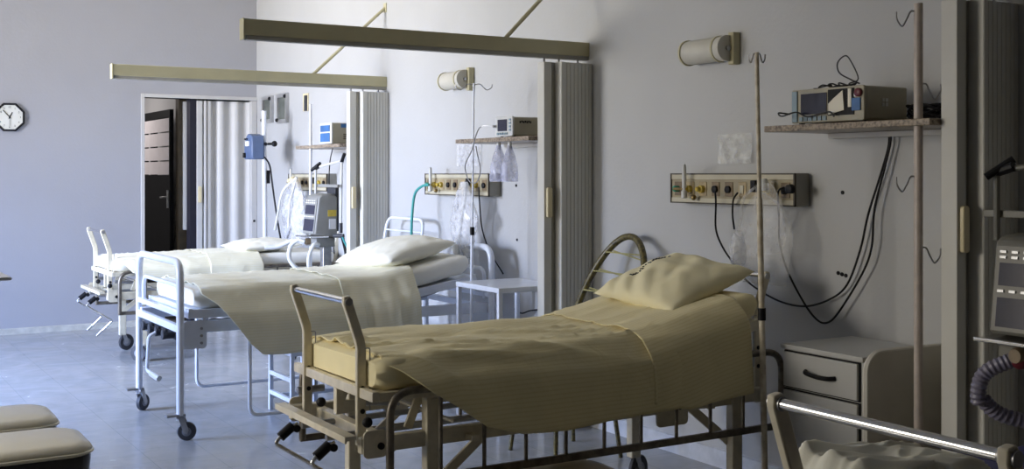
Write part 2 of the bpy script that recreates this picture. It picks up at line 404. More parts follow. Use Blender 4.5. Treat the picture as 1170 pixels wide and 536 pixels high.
# ------------------------------------------------------------------ wall clock
cx, cz = 1.563, 1.964
ck = thing('wall_clock', 'black octagonal wall clock with pale dial on the far wall', 'clock', (cx, YB, cz))
def octo(r): return [(cx + r * math.cos(math.radians(22.5 + 45 * k)), cz + r * math.sin(math.radians(22.5 + 45 * k))) for k in range(8)]
fr = MB(); o1, o2 = octo(.137), octo(.118)
rings = [[V((p[0], YB, p[1])) for p in o1], [V((p[0], YB - .03, p[1])) for p in o1], [V((p[0], YB - .035, p[1])) for p in octo(.128)], [V((p[0], YB - .022, p[1])) for p in o2]]
fr.loft(rings, cap=False); fr.build('frame', 'black', ck)
MB().prism(octo(.12), YB - .012, YB - .02, 'xz').build('dial', 'clock_face', ck)
nm = MB()
for h in range(1, 13):
    a = math.radians(90 - 30 * h)
    text_into(nm, str(h), .024, Matrix.Translation((cx + .09 * math.cos(a), YB - .0215, cz + .09 * math.sin(a))) @ Matrix.Rotation(PI / 2, 4, 'X'))
nm.build_each('numeral', 'black', ck)
def hand(name, deg, L, w, z):
    a = math.radians(90 - deg); d = V((math.cos(a), 0, math.sin(a)))
    MB().bar(V((cx, YB - z, cz)) - d * .015, V((cx, YB - z, cz)) + d * L, w, .002, (0, 1, 0)).build(name, 'black', ck)
hand('hour_hand', 27, .05, .008, .024); hand('minute_hand', 318, .085, .006, .026); hand('second_hand', 180, .08, .0025, .028)

# ------------------------------------------------------------------ overhead rails with braces
def overhead_rail(Y, x0, label):
    t = thing('overhead_rail', label, 'curtain rail', (x0, Y, 2.11), 'overhead rails of the folding partitions')
    MB().box((x0, Y - .03, 2.13), (XW, Y + .03, 2.21)).build('beam', 'beam', t, bevel=.003)
    MB().box((x0 + .012, Y - .024, 2.108), (XW, Y + .024, 2.1295)).build('track', 'beam_dark', t, bevel=.002)
    MB().box((x0 - .006, Y - .032, 2.108), (x0, Y + .032, 2.212)).build('end_cap', 'beam', t)
    xm = 3.27 if Y > 6 else 3.32
    MB().tube([(xm, Y, 2.205), (XW - .004, Y, 2.75)], .012).build('brace_rod', 'beam', t)
    MB().cbox((XW - .004, Y, 2.75), (.008, .05, .07)).build('wall_plate', 'beam', t)
    return t
overhead_rail(8.30, 1.80, 'cream overhead rail in front of the doorway, its brace meeting the wall above')
overhead_rail(5.556, 1.824, 'darker olive-cream overhead rail crossing in front of the middle bed')
overhead_rail(2.80, 1.80, 'overhead rail above the dark partition behind the worn pinkish pole')

# ------------------------------------------------------------------ folded accordion partitions at the wall
def partition(Y, label, px_handle_z):
    x0, x1 = 3.555, XW - .004
    t = thing('accordion_partition', label, 'folding partition', (x0, Y, 0), 'folded accordion partitions')
    # leading post
    MB().prism([(x0, Y - .035), (x0 + .05, Y - .035), (x0 + .058, Y - .02), (x0 + .058, Y + .02), (x0 + .05, Y + .035), (x0, Y + .035)], .02, 2.085).build('leading_post', 'pvc', t, bevel=.003)
    # dark gap strip with hinge
    MB().box((x0 + .06, Y - .02, .02), (x0 + .082, Y + .02, 2.085)).build('hinge_strip', 'beam_dark', t)
    # folds: a tight zigzag with rounded fold noses
    n = 9; xa, xb = x0 + .084, x1; st = (xb - xa) / n; poly = []
    for k in range(n):
        a = xa + k * st
        w = .065 if k else .085
        poly += [(a, Y - w + .0035), (a + st * .12, Y - w), (a + st * .9, Y - w), (a + st * .96, Y - w + .0035)]
    back = [(x, 2 * Y - yy) for x, yy in reversed(poly)]
    MB().prism(poly + back, .02, 2.085).build('fold_stack', 'pvc', t, sharp=20)
    h = px_handle_z
    MB().prism(rrect(x0 + .012, h - .085, x0 + .046, h + .085, .012), Y - .055, Y - .034, 'xz').build('handle', 'handle_cream', t, bevel=.004)
    hg = MB()
    for xx in (x0 + .02, x0 + .12, x1 - .06): hg.cyl((xx, Y, 2.084), (xx, Y, 2.1085), .008)
    hg.build_each('hanger', 'steel', t)
    return t
partition(8.30, 'grey folded accordion partition between the two far beds', 1.27)
partition(5.556, 'grey folded accordion partition beside the olive cord chair', 1.29)
partition(2.80, 'dark folded accordion partition behind the worn pinkish pole', 1.25)

# white folding door across the doorway
fd = thing('folding_door', 'white folding accordion door half drawn across the doorway', 'folding door', (3.28, YB, 0))
fx0 = 3.268
MB().box((fx0, YB + .015, .02), (fx0 + .06, YB + .06, DZ - .015)).build('leading_post', 'pvc_white', fd, bevel=.006)
MB().box((fx0 + .072, YB - .005, .02), (fx0 + .095, YB + .06, DZ - .015)).box((fx0 + .102, YB + .005, .02), (fx0 + .14, YB + .06, DZ - .015)).build_each('stile', 'pvc_white', fd, bevel=.006)
pts = []; n = 60; xa, xb = fx0 + .14, XW - .06
for i in range(n + 1):
    t_ = i / n; ph = t_ * 2.6
    pts.append((xa + (xb - xa) * t_, YB + .035 + .017 * math.sin(2 * PI * ph) * (1 if t_ > .05 else .5)))
MB().prism(pts + [(x, yy + .008) for x, yy in reversed(pts)], .02, DZ - .015).build('fold_curtain', 'pvc_white', fd, sharp=50)
MB().box((XW - .058, YB - .012, .0), (XW - .002, YB + .06, DZ - .002)).build('jamb_post', 'pvc_white', fd, bevel=.003)
MB().prism(rrect(fx0 + .012, 1.17, fx0 + .045, 1.33, .01), YB - .005, YB + .016, 'xz').build('handle', 'handle_cream', fd, bevel=.003)
dm = MB()
for z in (1.78, .98): dm.cyl((XW - .03, YB - .015, z), (XW - .03, YB - .01, z), .012)
dm.build_each('hinge_pin', 'black', fd)

# ------------------------------------------------------------------ wall lamps
def wall_lamp(Yc, Z, label, L=.315):
    t = thing('wall_lamp', label, 'wall lamp', (XW, Yc, Z), 'cylindrical wall lamps')
    r = .062; X = XW - .062
    prof = [(.02, Yc + L / 2), (r * .8, Yc + L / 2), (r, Yc + L / 2 - .012)]
    m = 26
    for k in range(m):
        yy = Yc + L / 2 - .03 - (L - .07) * k / m
        prof.append((r * (.985 if k % 2 else .955), yy))
    prof += [(r, Yc - L / 2 + .028), (r * 1.02, Yc - L / 2 + .022), (r * 1.02, Yc - L / 2 + .004), (.02, Yc - L / 2 + .004)]
    MB().lathe([(a, b) for a, b in prof], (X, 0, Z), 'y', 28).build('drum', 'lamp_drum', t)
    rg = MB()
    for yy in (Yc - L / 2 + .055, Yc + L / 2 - .02): rg.lathe([(r * .9, yy - .006), (r * 1.05, yy - .006), (r * 1.05, yy + .006), (r * .9, yy + .006)], (X, 0, Z), 'y', 28)
    rg.build_each('band', 'beam', t)
    MB().box((XW - .045, Yc - L / 2 - .02, Z - .078), (XW - .001, Yc - L / 2 + .02, Z + .078)).build('end_plate', 'beam', t, bevel=.004)
    MB().cyl((X, Yc - L / 2 - .006, Z), (X, Yc - L / 2 + .006, Z), .012).build('thumb_screw', 'steel', t)
    return t
wall_lamp(4.43, 2.06, 'cylindrical wall lamp above the gas panel of the front bed')
wall_lamp(7.05, 2.095, 'cream cylindrical wall lamp above the middle bed, behind a two-hook pole', .30)

# ------------------------------------------------------------------ granite shelves
def shelf(y0, y1, Z, label):
    t = thing('wall_shelf', label, 'shelf', (XW, (y0 + y1) / 2, Z), 'granite wall shelves')
    MB().box((3.50, y0, Z - .026), (XW - .001, y1, Z)).build('slab', 'granite', t, bevel=.003)
    MB().box((XW - .05, y0 + .06, Z - .05), (XW - .001, y1 - .06, Z - .027)).build('wall_ledge', 'pvc_white', t, bevel=.002)
    return t
shelf(2.84, 3.70, 1.655, 'speckled granite shelf in shadow above the grey bedside cabinet')
shelf(5.60, 6.47, 1.668, 'speckled granite shelf above the middle bed with two clear masks hanging')
shelf(8.35, 9.28, 1.685, 'thin granite shelf in the far bay under the blue-fronted monitor')

# ------------------------------------------------------------------ monitors
# large monitor on the front shelf
Z0 = 1.655
mo = thing('patient_monitor', 'wide beige patient monitor with dark screen and black-white module on the front shelf', 'monitor', (3.62, 3.36, Z0))
x0, x1, ya, yb = 3.52, 3.77, 3.167, 3.556
MB().box((x0 + .012, ya, Z0 + .008), (x1, yb, Z0 + .142)).build('case', 'device', mo, bevel=.008)
MB().prism(rrect(ya - .001, Z0 + .006, yb + .001, Z0 + .144, .01), x0, x0 + .014, 'yz').build('front_bezel', 'device', mo, bevel=.003)
MB().box((x0 - .006, 3.52, Z0 + .01), (x0 + .001, 3.55, Z0 + .138)).build('side_strip', 'key', mo, bevel=.002)
MB().box((x0 - .004, 3.36, Z0 + .04), (x0 + .001, 3.50, Z0 + .125)).build('screen', 'screen', mo)
kb = MB()
for k in range(6): kb.cbox((x0 - .002, 3.50 - .026 * k, Z0 + .022), (.006, .019, .018))
kb.build_each('key', 'key', mo, bevel=.001)
MB().box((x0 - .003, 3.215, Z0 + .03), (x0 + .001, 3.352, Z0 + .135)).build('module_bay', 'black', mo)
pp = MB().prism([(3.345, Z0 + .034), (3.262, Z0 + .05), (3.27, Z0 + .128), (3.318, Z0 + .098), (3.345, Z0 + .078)], x0 - .008, x0 - .003, 'yz')
pp.build('paper_flap', 'paper', mo)
MB().box((x0 - .007, 3.226, Z0 + .06), (x0 - .003, 3.243, Z0 + .133)).build('paper_strip', 'paper', mo)
MB().box((x0 - .006, 3.182, Z0 + .045), (x0 + .001, 3.225, Z0 + .095)).build('blue_module', 'module_blue', mo, bevel=.001)
MB().lathe([(.01, x0 - .016), (.017, x0 - .012), (.017, x0)], (0, 3.19, Z0 + .115), 'x', 16).build('knob', 'red', mo)
MB().cbox((x0 - .002, 3.207, Z0 + .106), (.004, .016, .012)).build('label_tag', 'label_white', mo)
fm = MB()
for i in range(2):
    for j in range(2): fm.cbox((3.63 + i * .018, ya - .001, Z0 + .07 + j * .018), (.014, .002, .014))
fm.build('side_sticker', 'device_light', mo)
ft = MB()
for xx in (x0 + .03, x1 - .03):
    for yy in (ya + .03, yb - .03): ft.cyl((xx, yy, Z0), (xx, yy, Z0 + .009), .012)
ft.build_each('foot', 'rubber', mo)
# small leads in front of and over it
tag(MB().tube(smooth_path([(3.515, 3.56, 1.70), (3.47, 3.58, 1.705), (3.46, 3.55, 1.69), (3.49, 3.50, 1.705), (3.498, 3.45, 1.685), (3.50, 3.40, 1.69), (3.50, 3.33, 1.70), (3.498, 3.30, 1.68)]), .0035, 6).build('sensor_lead', 'rubber'),
    'dark sensor lead curling out from the wide monitor front', 'cable')
cl = [(3.56, 3.47, 1.803)]
for k in range(26):
    a = k * .9; cl.append((3.60 + .03 * math.cos(a) + .02 * math.sin(k * 1.7), 3.46 - k * .0075, 1.806 + .006 * (k % 3)))
cl += [(3.58, 3.25, 1.83), (3.56, 3.27, 1.90), (3.56, 3.30, 1.925), (3.56, 3.34, 1.90), (3.57, 3.34, 1.86), (3.58, 3.29, 1.83), (3.60, 3.26, 1.812)]
tag(MB().tube(smooth_path(cl, 5), .003, 6).build('coiled_lead', 'rubber'), 'thin coiled lead lying on top of the wide monitor', 'cable')
tg = []
for k in range(40):
    a = k * 1.25; tg.append((3.73 + .035 * math.sin(k * 1.9), 3.02 + .10 * math.cos(a), 1.665 + .03 + .028 * math.sin(a * 1.3 + .5)))
tag(MB().tube(smooth_path(tg, 4), .005, 6).build('cable_tangle', 'black'), 'tangled black cables on the front shelf behind the wide monitor', 'cable')

# small monitor on the middle shelf
Z0 = 1.668
mo = thing('patient_monitor', 'small beige patient monitor with blue screen on the middle shelf', 'monitor', (3.6, 5.87, Z0))
x0, x1, ya, yb = 3.50, 3.78, 5.775, 5.975
MB().box((x0 + .012, ya + .004, Z0 + .006), (x1, yb - .004, Z0 + .116)).build('case', 'device', mo, bevel=.008)
MB().prism(rrect(ya, Z0 + .004, yb, Z0 + .12, .012), x0, x0 + .014, 'yz').build('front_bezel', 'device_light', mo, bevel=.003)
MB().box((x0 - .003, 5.835, Z0 + .035), (x0 + .001, 5.94, Z0 + .103)).build('screen', 'screen', mo)
kb = MB()
for k in range(5): kb.cbox((x0 - .002, 5.94 - .026 * k, Z0 + .02), (.005, .018, .013))
for k in range(4): kb.cbox((x0 - .002, 5.80, Z0 + .04 + .02 * k), (.005, .02, .012))
kb.build_each('key', 'key', mo, bevel=.001)
MB().cyl((x0 - .02, 5.965, Z0 + .065), (x0 + .001, 5.965, Z0 + .065), .008).build('lead_plug', 'steel', mo)
sk = MB()
for k in range(7): sk.cbox((3.555 + k * .012, ya + .003, Z0 + .086 + .003 * (k % 2)), (.008, .003, .012))
sk.build('side_marking', 'black', mo)
ft = MB()
for xx in (x0 + .03, x1 - .03):
    for yy in (ya + .03, yb - .03): ft.cyl((xx, yy, Z0), (xx, yy, Z0 + .007), .01)
ft.build_each('foot', 'rubber', mo)
tag(MB().tube(smooth_path([(3.488, 5.967, 1.734), (3.45, 6.05, 1.735), (3.46, 6.13, 1.69), (3.47, 6.20, 1.60), (3.46, 6.27, 1.50), (3.46, 6.22, 1.41), (3.46, 6.13, 1.40), (3.46, 6.08, 1.47), (3.47, 6.13, 1.56), (3.48, 6.17, 1.62)]), .0035, 6).build('sensor_lead', 'steel'),
    'grey sensor lead looping down from the small monitor past the shelf edge', 'cable')

# blue-fronted monitor on the far shelf
Z0 = 1.685
mo = thing('patient_monitor', 'boxy beige monitor with bright blue front on the far shelf', 'monitor', (3.6, 8.62, Z0))
x0, x1, ya, yb = 3.50, 3.78, 8.50, 8.74
MB().box((x0 + .012, ya, Z0 + .006), (x1, yb, Z0 + .168)).build('case', 'device', mo, bevel=.006)
MB().prism(rrect(ya - .001, Z0 + .005, yb + .001, Z0 + .17, .008), x0, x0 + .014, 'yz').build('front_bezel', 'device_light', mo, bevel=.003)
MB().box((x0 - .004, ya + .03, Z0 + .02), (x0 + .001, yb - .02, Z0 + .088)).build('blue_screen', 'screen_blue', mo)
MB().box((x0 - .004, ya + .03, Z0 + .10), (x0 + .001, yb - .02, Z0 + .15)).build('blue_panel', 'module_blue', mo)
MB().box((x0 + .08, ya - .002, Z0 + .13), (x1 - .02, ya + .001, Z0 + .162)).build('blue_side_band', 'screen_blue', mo)
vt = MB()
for k in range(4): vt.box((3.60, ya - .002, Z0 + .04 + .012 * k), (3.66, ya + .001, Z0 + .045 + .012 * k))
vt.build('vent_slot', 'black', mo)

# ------------------------------------------------------------------ gas and power panels
def gas_panel(yN, yF, label):
    z0, z1 = 1.304, 1.454; xf = XW - .085
    t = thing('gas_panel', label, 'gas panel', (XW, (yN + yF) / 2, z0), 'wall panels of outlets and valves')
    MB().box((xf, yN, z0), (XW - .001, yF, z1)).build('case', 'panel_case', t, bevel=.003)
    L = yF - yN
    MB().box((xf - .006, yN + .003, z1 - .03), (xf + .001, yF - .003, z1 - .003)).box((xf - .006, yN + .003, z0 + .003), (xf + .001, yF - .003, z0 + .028)).build('trim_bar', 'panel_face', t, bevel=.002)
    MB().box((xf - .003, yN + .006, z0 + .028), (xf + .001, yF - .006, z1 - .03)).build('face_plate', 'panel_recess', t)
    fb = MB().box((xf - .009, yN, z0), (xf + .001, yN + .008, z1)).box((xf - .009, yF - .008, z0), (xf + .001, yF, z1)).box((xf - .009, yN, z1 - .006), (xf + .001, yF, z1)).box((xf - .009, yN, z0), (xf + .001, yF, z0 + .006))
    fb.build('frame', 'brown_dark', t)
    zc = z0 + .072; n = 9
    for k in range(n):
        yy = yF - .06 - (L - .12) * k / (n - 1)
        kind = (0, 1, 1, 2, 2, 3, 4, 1, 2)[k]
        sk = MB().box((xf - .007, yy - .028, zc - .034), (xf - .002, yy + .028, zc + .036)).build('outlet', ('outlet_brown', 'outlet_tan', 'outlet_brown', 'outlet_tan', 'outlet_tan')[kind], t, bevel=.002)
        child_of(sk, t)
        if kind == 0:
            MB().lathe([(.012, xf - .035), (.016, xf - .03), (.016, xf - .006)], (0, yy, zc), 'x', 14).build('valve', 'green', sk)
        elif kind == 1:
            MB().lathe([(.008, xf - .05), (.012, xf - .045), (.012, xf - .03), (.019, xf - .026), (.019, xf - .006)], (0, yy, zc), 'x', 14).build('valve', 'yellow', sk)
        elif kind == 2:
            MB().lathe([(.01, xf - .022), (.018, xf - .018), (.018, xf - .006)], (0, yy, zc), 'x', 14).build('socket_face', 'black', sk)
        elif kind == 3:
            MB().box((xf - .011, yy - .012, zc - .018), (xf - .006, yy + .012, zc + .02)).build('switch', 'panel_face', sk)
        else:
            MB().box((xf - .03, yy - .016, zc - .01), (xf - .006, yy + .016, zc + .045)).build('plug', 'black', sk, bevel=.003)
    y1 = yF - .06 - (L - .12) * 1 / 8
    MB().cyl((xf - .05, y1, zc), (xf - .05, y1 + .075, zc), .007, 10).build('valve_arm', 'brass', t)
    yq = y1 - .02
    MB().lathe([(.008, z0 + .025), (.015, z0 + .028), (.015, z0 + .06), (.011, z0 + .064), (.011, z1 + .03), (.007, z1 + .045)], (xf - .045, yq + .02, 0), 'z', 14).build('flow_meter', 'device_light', t)
    MB().ball((xf - .03, y1 - .055, z0 + .03), .014, 8).build('valve_knob', 'brass', t)
    return t
gas_panel(3.797, 4.673, 'wall gas panel above the cream pillow of the front bed')
gas_panel(6.53, 7.44, 'wall gas panel above the middle bed with a teal hose')
gas_panel(9.28, 10.2, 'wall gas panel in the far bay behind the grey ventilator')
XP = XW - .12

# black plugs and cables of the front panel
def cable(name, pts, m, r, label, n=6, cat='cable'):
    return tag(MB().tube(smooth_path(pts, n), r, 8).build(name, m), label, cat)
cable('power_cable', [on_wall(817, 219, 3.75), on_wall(818, 232, 3.74), on_wall(818, 262, 3.78), on_wall(826, 283, 3.80), on_wall(838, 301, 3.82), on_wall(848, 316, 3.83)], 'black', .0047, 'black cable hanging from the front gas panel to behind the pillow')
cable('power_cable', [on_wall(843, 220, 3.76), on_wall(838, 228, 3.75), on_wall(837, 245, 3.78), on_wall(839, 262, 3.80)], 'black', .0047, 'short black cable end dangling from the front gas panel')
cable('power_cable', [on_wall(896, 214, 3.75), on_wall(889, 220, 3.74), on_wall(890, 246, 3.78), on_wall(891, 278, 3.82), on_wall(900, 310, 3.83), on_wall(918, 345, 3.83), on_wall(932, 364, 3.83), on_wall(944, 369, 3.83), on_wall(958, 357, 3.83), on_wall(985, 313, 3.83), on_wall(996, 282, 3.83), on_wall(999, 240, 3.83), on_wall(1010, 195, 3.83), on_wall(1017, 165, 3.83), on_wall(1018, 150, 3.83)], 'black', .0047, 'long black cable from gas panel drooping lowest, up to the front shelf')
cable('power_cable', [on_wall(846, 314, 3.84), on_wall(862, 328, 3.845), on_wall(890, 344, 3.845), on_wall(920, 350, 3.845), on_wall(948, 342, 3.845), on_wall(968, 325, 3.845), on_wall(983, 285, 3.845), on_wall(992, 245, 3.845), on_wall(1006, 200, 3.845), on_wall(1015, 168, 3.845), on_wall(1016, 150, 3.845)], 'black', .0047, 'black cable in a wide curve from behind the front pole up to the shelf')

def socket_plug(p, label):
    t = tag(MB().lathe([(.008, p[0] - .035), (.02, p[0] - .03), (.022, p[0] - .008), (.015, p[0])], (0, p[1], p[2]), 'x', 14).build('power_plug', 'black'), label, 'plug')
    return t
socket_plug(on_wall(906, 216, 3.765), 'big round black plug at the right end of the front gas panel')

# clear mask kit bagged over the front panel
def crumple(cx_, cy_, cz_, w, h, d, seed, taper=.35, nx=14, nz=18):
    """a hanging puffy plastic bag: closed shell, irregular"""
    rings = []
    for j in range(nz + 1):
        t_ = j / nz; z = cz_ - h * t_
        wid = w * (.25 + .75 * math.sin(min(1, t_ * 1.6) * PI / 2)) * (1 - taper * max(0, t_ - .6) / .4)
        dep = d * (.15 + .85 * math.sin(PI * min(1, t_ * .95 + .03)))
        ring = []
        for i in range(nx):
            a = 2 * PI * i / nx
            k = 1 + .35 * noise.noise(V((math.cos(a) * 1.3 + seed, math.sin(a) * 1.3, z * 9)))
            ring.append(V((cx_ + dep / 2 * math.sin(a) * k, cy_ + wid / 2 * math.cos(a) * k + .02 * noise.noise(V((seed, 3, z * 6))), z)))
        rings.append(ring)
    return MB().loft(rings)
b1 = thing('plastic_bag', 'clear plastic bag of tubing hanging on the front gas panel', 'plastic bag', (3.72, 3.95, 1.38))
crumple(3.72, 3.93, 1.41, .34, .46, .07, 2.3, .1).build('bag_film', 'clear', b1)
cup = MB().lathe([(.015, 1.02), (.035, 1.04), (.04, 1.10), (.026, 1.17), (.016, 1.19)], (3.68, 4.06, 0), 'z', 16); cup.build('mask_cup', 'milky', b1)
MB().tube(smooth_path([(3.70, 3.95, 1.40), (3.68, 4.02, 1.34), (3.69, 4.05, 1.25), (3.68, 4.06, 1.18)]), .007).tube(smooth_path([(3.70, 3.93, 1.37), (3.74, 3.86, 1.31), (3.75, 3.83, 1.2), (3.75, 3.86, 1.1), (3.72, 3.98, 1.08)]), .005).build('tubing', 'clear', b1)
MB().lathe([(.012, 1.375), (.02, 1.38), (.022, 1.41), (.012, 1.43)], (3.73, 3.94, 0), 'z', 12).build('connector', 'device_light', b1)
b2 = thing('plastic_bag', 'milky plastic bag with white mask hanging under the middle gas panel', 'plastic bag', (3.70, 6.85, 1.36))
crumple(3.70, 6.72, 1.40, .32, .50, .12, 5.1, .4).build('bag_film', 'milky', b2)
MB().lathe([(.02, .90), (.045, .92), (.05, .97), (.035, 1.02), (.015, 1.05)], (3.70, 6.78, 0), 'z', 16).build('mask_cup', 'tube_clear', b2)
MB().cyl((3.70, 6.78, .82), (3.70, 6.78, .90), .008).build('drain_tip', 'black', b2)
MB().tube(smooth_path([(3.71, 6.70, 1.39), (3.69, 6.70, 1.25), (3.70, 6.76, 1.12), (3.70, 6.78, 1.04)]), .01).build('tubing', 'tube_clear', b2)
b3 = thing('plastic_bag', 'milky plastic bag hanging from the far gas panel beside the ventilator', 'plastic bag', (3.70, 9.8, 1.33))
crumple(3.68, 9.78, 1.42, .50, .56, .14, 8.8, .0).build('bag_film', 'milky', b3)
MB().tube(smooth_path([(3.68, 9.72, 1.42), (3.6, 9.85, 1.3), (3.6, 9.98, 1.1), (3.6, 10.06, .95)]), .012).tube(smooth_path([(3.66, 9.7, 1.38), (3.6, 9.68, 1.2), (3.6, 9.72, .98)]), .009).build('tubing', 'tube_clear', b3)
MB().ball((3.66, 9.78, 1.40), .03, 8).ball((3.66, 9.86, 1.39), .022, 8).build('connector', 'handle_cream', b3)

# clear pocket on the wall and frosted one at the middle bed
def pocket(px0, px1, py0, py1, label, m, seed):
    a, b = on_wall(px0, py0, XW - .012), on_wall(px1, py1, XW - .012)
    n = 14; vs, fs = [], []
    for j in range(n + 1):
        for i in range(n + 1):
            yy = a.y + (b.y - a.y) * i / n; zz = a.z + (b.z - a.z) * j / n
            vs.append((XW - .014 + .014 * noise.noise(V((yy * 16 + seed, zz * 18, 1))), yy, zz))
    for j in range(n):
        for i in range(n): q = j * (n + 1) + i; fs.append((q, q + 1, q + n + 2, q + n + 1))
    return tag(MB().add(vs, fs).build('plastic_pocket', m), label, 'plastic pocket')
pocket(821, 859, 154, 187, 'crinkled clear plastic pocket on wall above front gas panel', 'pocket', 1)
pocket(522, 549, 163, 190, 'flat frosted plastic pocket on wall under the middle shelf', 'milky', 4)
# two clear masks hanging below the middle shelf
def hang_mask(y, label, s=1):
    t = thing('hanging_mask', label, 'breathing mask', (3.62, y, 1.64), 'clear masks hanging from the middle shelf')
    rings = []
    for z, w, d in ((1.635, .012, .01), (1.60, .03, .02), (1.56, .055, .035), (1.50, .075, .05), (1.44, .085, .055), (1.405, .10, .05)):
        rings.append([V((3.60 + d * math.sin(2 * PI * k / 14), y + w * s * math.cos(2 * PI * k / 14), z)) for k in range(14)])
    MB().loft(rings, cap=False).build('mask_shell', 'mask_violet', t)
    MB().lathe([(.012, 1.60), (.013, 1.642)], (3.60, y, 0), 'z', 10).build('hanging_loop', 'device_light', t)
    return t
hang_mask(6.10, 'clear violet-tinted breathing mask under the middle shelf, nearer the two-hook pole', .75)
hang_mask(5.97, 'clear violet-tinted breathing mask under the middle shelf, directly below the small monitor', .55)

cable('oxygen_hose', [on_wall(490, 211, 3.72), on_wall(482, 213, 3.70), on_wall(474, 222, 3.68), on_wall(471, 245, 3.66), on_wall(470, 275, 3.62), on_wall(470, 300, 3.62)], 'teal', .0095, 'teal oxygen hose bending down from the middle gas panel', cat='hose')
cable('power_cable', [on_wall(547, 214, 3.75), on_wall(548, 232, 3.76), on_wall(551, 262, 3.80), on_wall(560, 288, 3.83), on_wall(575, 313, 3.85)], 'black', .0047, 'black cable sagging from the middle gas panel towards the white table')
cable('power_cable', [on_wall(524, 218, 3.76), on_wall(523, 228, 3.77), on_wall(523, 239, 3.78)], 'black', .0047, 'short black cable end under the middle gas panel')
cable('power_cable', [on_wall(588, 353, 3.84), on_wall(596, 358, 3.84), on_wall(606, 355, 3.84), on_wall(622, 354, 3.84), on_wall(640, 357, 3.84)], 'black', .0047, 'black cable low on the wall seen under the white table')
cable('power_cable', [on_wall(381, 166, 3.6), on_wall(377, 185, 3.75), on_wall(376, 210, 3.80), on_wall(377, 250, 3.80), on_wall(382, 290, 3.80)], 'black', .0047, 'black cable dropping from the blue-fronted monitor behind the ventilator')

# ------------------------------------------------------------------ small wall fittings
def wall_box(px0, px1, py0, py1, label):
    a, b = on_wall(px0, py0, XW), on_wall(px1, py1, XW)
    t = thing('wall_frame', label, 'wall frame', (XW, (a.y + b.y) / 2, b.z), 'small metal-framed panes near the corner')
    w = .035; y0, y1, z0, z1 = b.y, a.y, b.z, a.z
    MB().box((XW - .03, y0, z0), (XW - .001, y0 + w, z1)).box((XW - .03, y1 - w, z0), (XW - .001, y1, z1)).box((XW - .03, y0 + w, z0), (XW - .001, y1 - w, z0 + w)).box((XW - .03, y0 + w, z1 - w), (XW - .001, y1 - w, z1)).build('frame', 'alu', t)
    MB().box((XW - .012, y0 + w, z0 + w), (XW - .002, y1 - w, z1 - w)).build('pane', 'glass_dark', t)
    for yy, zz in ((y0 + .03, z1 - .03), (y1 - .03, z0 + .03)): MB().ball((XW - .034, yy, zz), .018, 8).build('screw_knob', 'black', t)
wall_box(302, 313, 111, 140, 'metal-framed dark pane on the wall, the one nearer the corner')
wall_box(319, 330.5, 108, 140, 'metal-framed dark pane on the wall, the one farther from the corner')
p = on_wall(351, 118, XW)
t = thing('wall_outlet', 'small cream wall outlet with a dark slot high in the far bay', 'outlet', p)
MB().cbox((XW - .006, p.y + .02, p.z + .01), (.012, .12, .16)).build('plate', 'handle_cream', t, bevel=.003)
MB().cbox((XW - .016, p.y - .01, p.z), (.02, .05, .14)).build('slot', 'rubber', t)
for px, py, l in ((963, 220, 'dark wall anchor high above the bedside cabinet'), (958, 312, 'cluster of dark screw holes on wall above the bedside cabinet'), (590, 212, 'tiny dark wall anchor between gas panel and grey partition'), (591, 274, 'small dark mark on the bright wall over the white table')):
    p = on_wall(px, py, XW); an = MB()
    for k in range(3 if py > 300 else 1): an.lathe([(.006, XW - .006), (.009, XW - .004), (.009, XW)], (0, p.y - k * .022, p.z - k * .004), 'x', 10)
    tag(an.build('wall_anchor', 'black'), l, 'wall anchor', 'dark anchors in the wall')

# ------------------------------------------------------------------ beds with bent flat-bar ends (local coordinates: x along the bed, y across, foot end at 0)
def caster(t, x, y, zt, yaw=0, r=.055, w=.026, part='caster'):
    mx = Matrix.Translation((x, y, 0)) @ Matrix.Rotation(yaw, 4, 'Z')
    fk = MB()
    for s in (-1, 1): fk.prism([(-.012, zt), (.02, zt), (.048, r + .008), (.04, r - .014), (.022, r - .01)], s * (w / 2 + .004) - .002, s * (w / 2 + .004) + .002, 'xz')
    fk.box((-.018, -w / 2 - .006, zt - .012), (.022, w / 2 + .006, zt)); fk.cyl((.035, -w / 2 - .007, r), (.035, w / 2 + .007, r), .006, 8)
    f = fk.move(mx).build(part, 'steel', t)
    wh = MB().lathe([(r * .45, -w / 2), (r * .9, -w / 2), (r, -w / 2 + .006), (r, w / 2 - .006), (r * .9, w / 2), (r * .45, w / 2)], (.035, 0, r), 'y', 24).move(mx)
    wh = wh.build('wheel', 'rubber', f)
    MB().lathe([(r * .2, -w / 2 - .003), (r * .5, -w / 2 - .001), (r * .5, w / 2 + .001), (r * .2, w / 2 + .003)], (.035, 0, r), 'y', 18).move(mx).build('wheel_hub', 'wheel_grey', f)
    return f

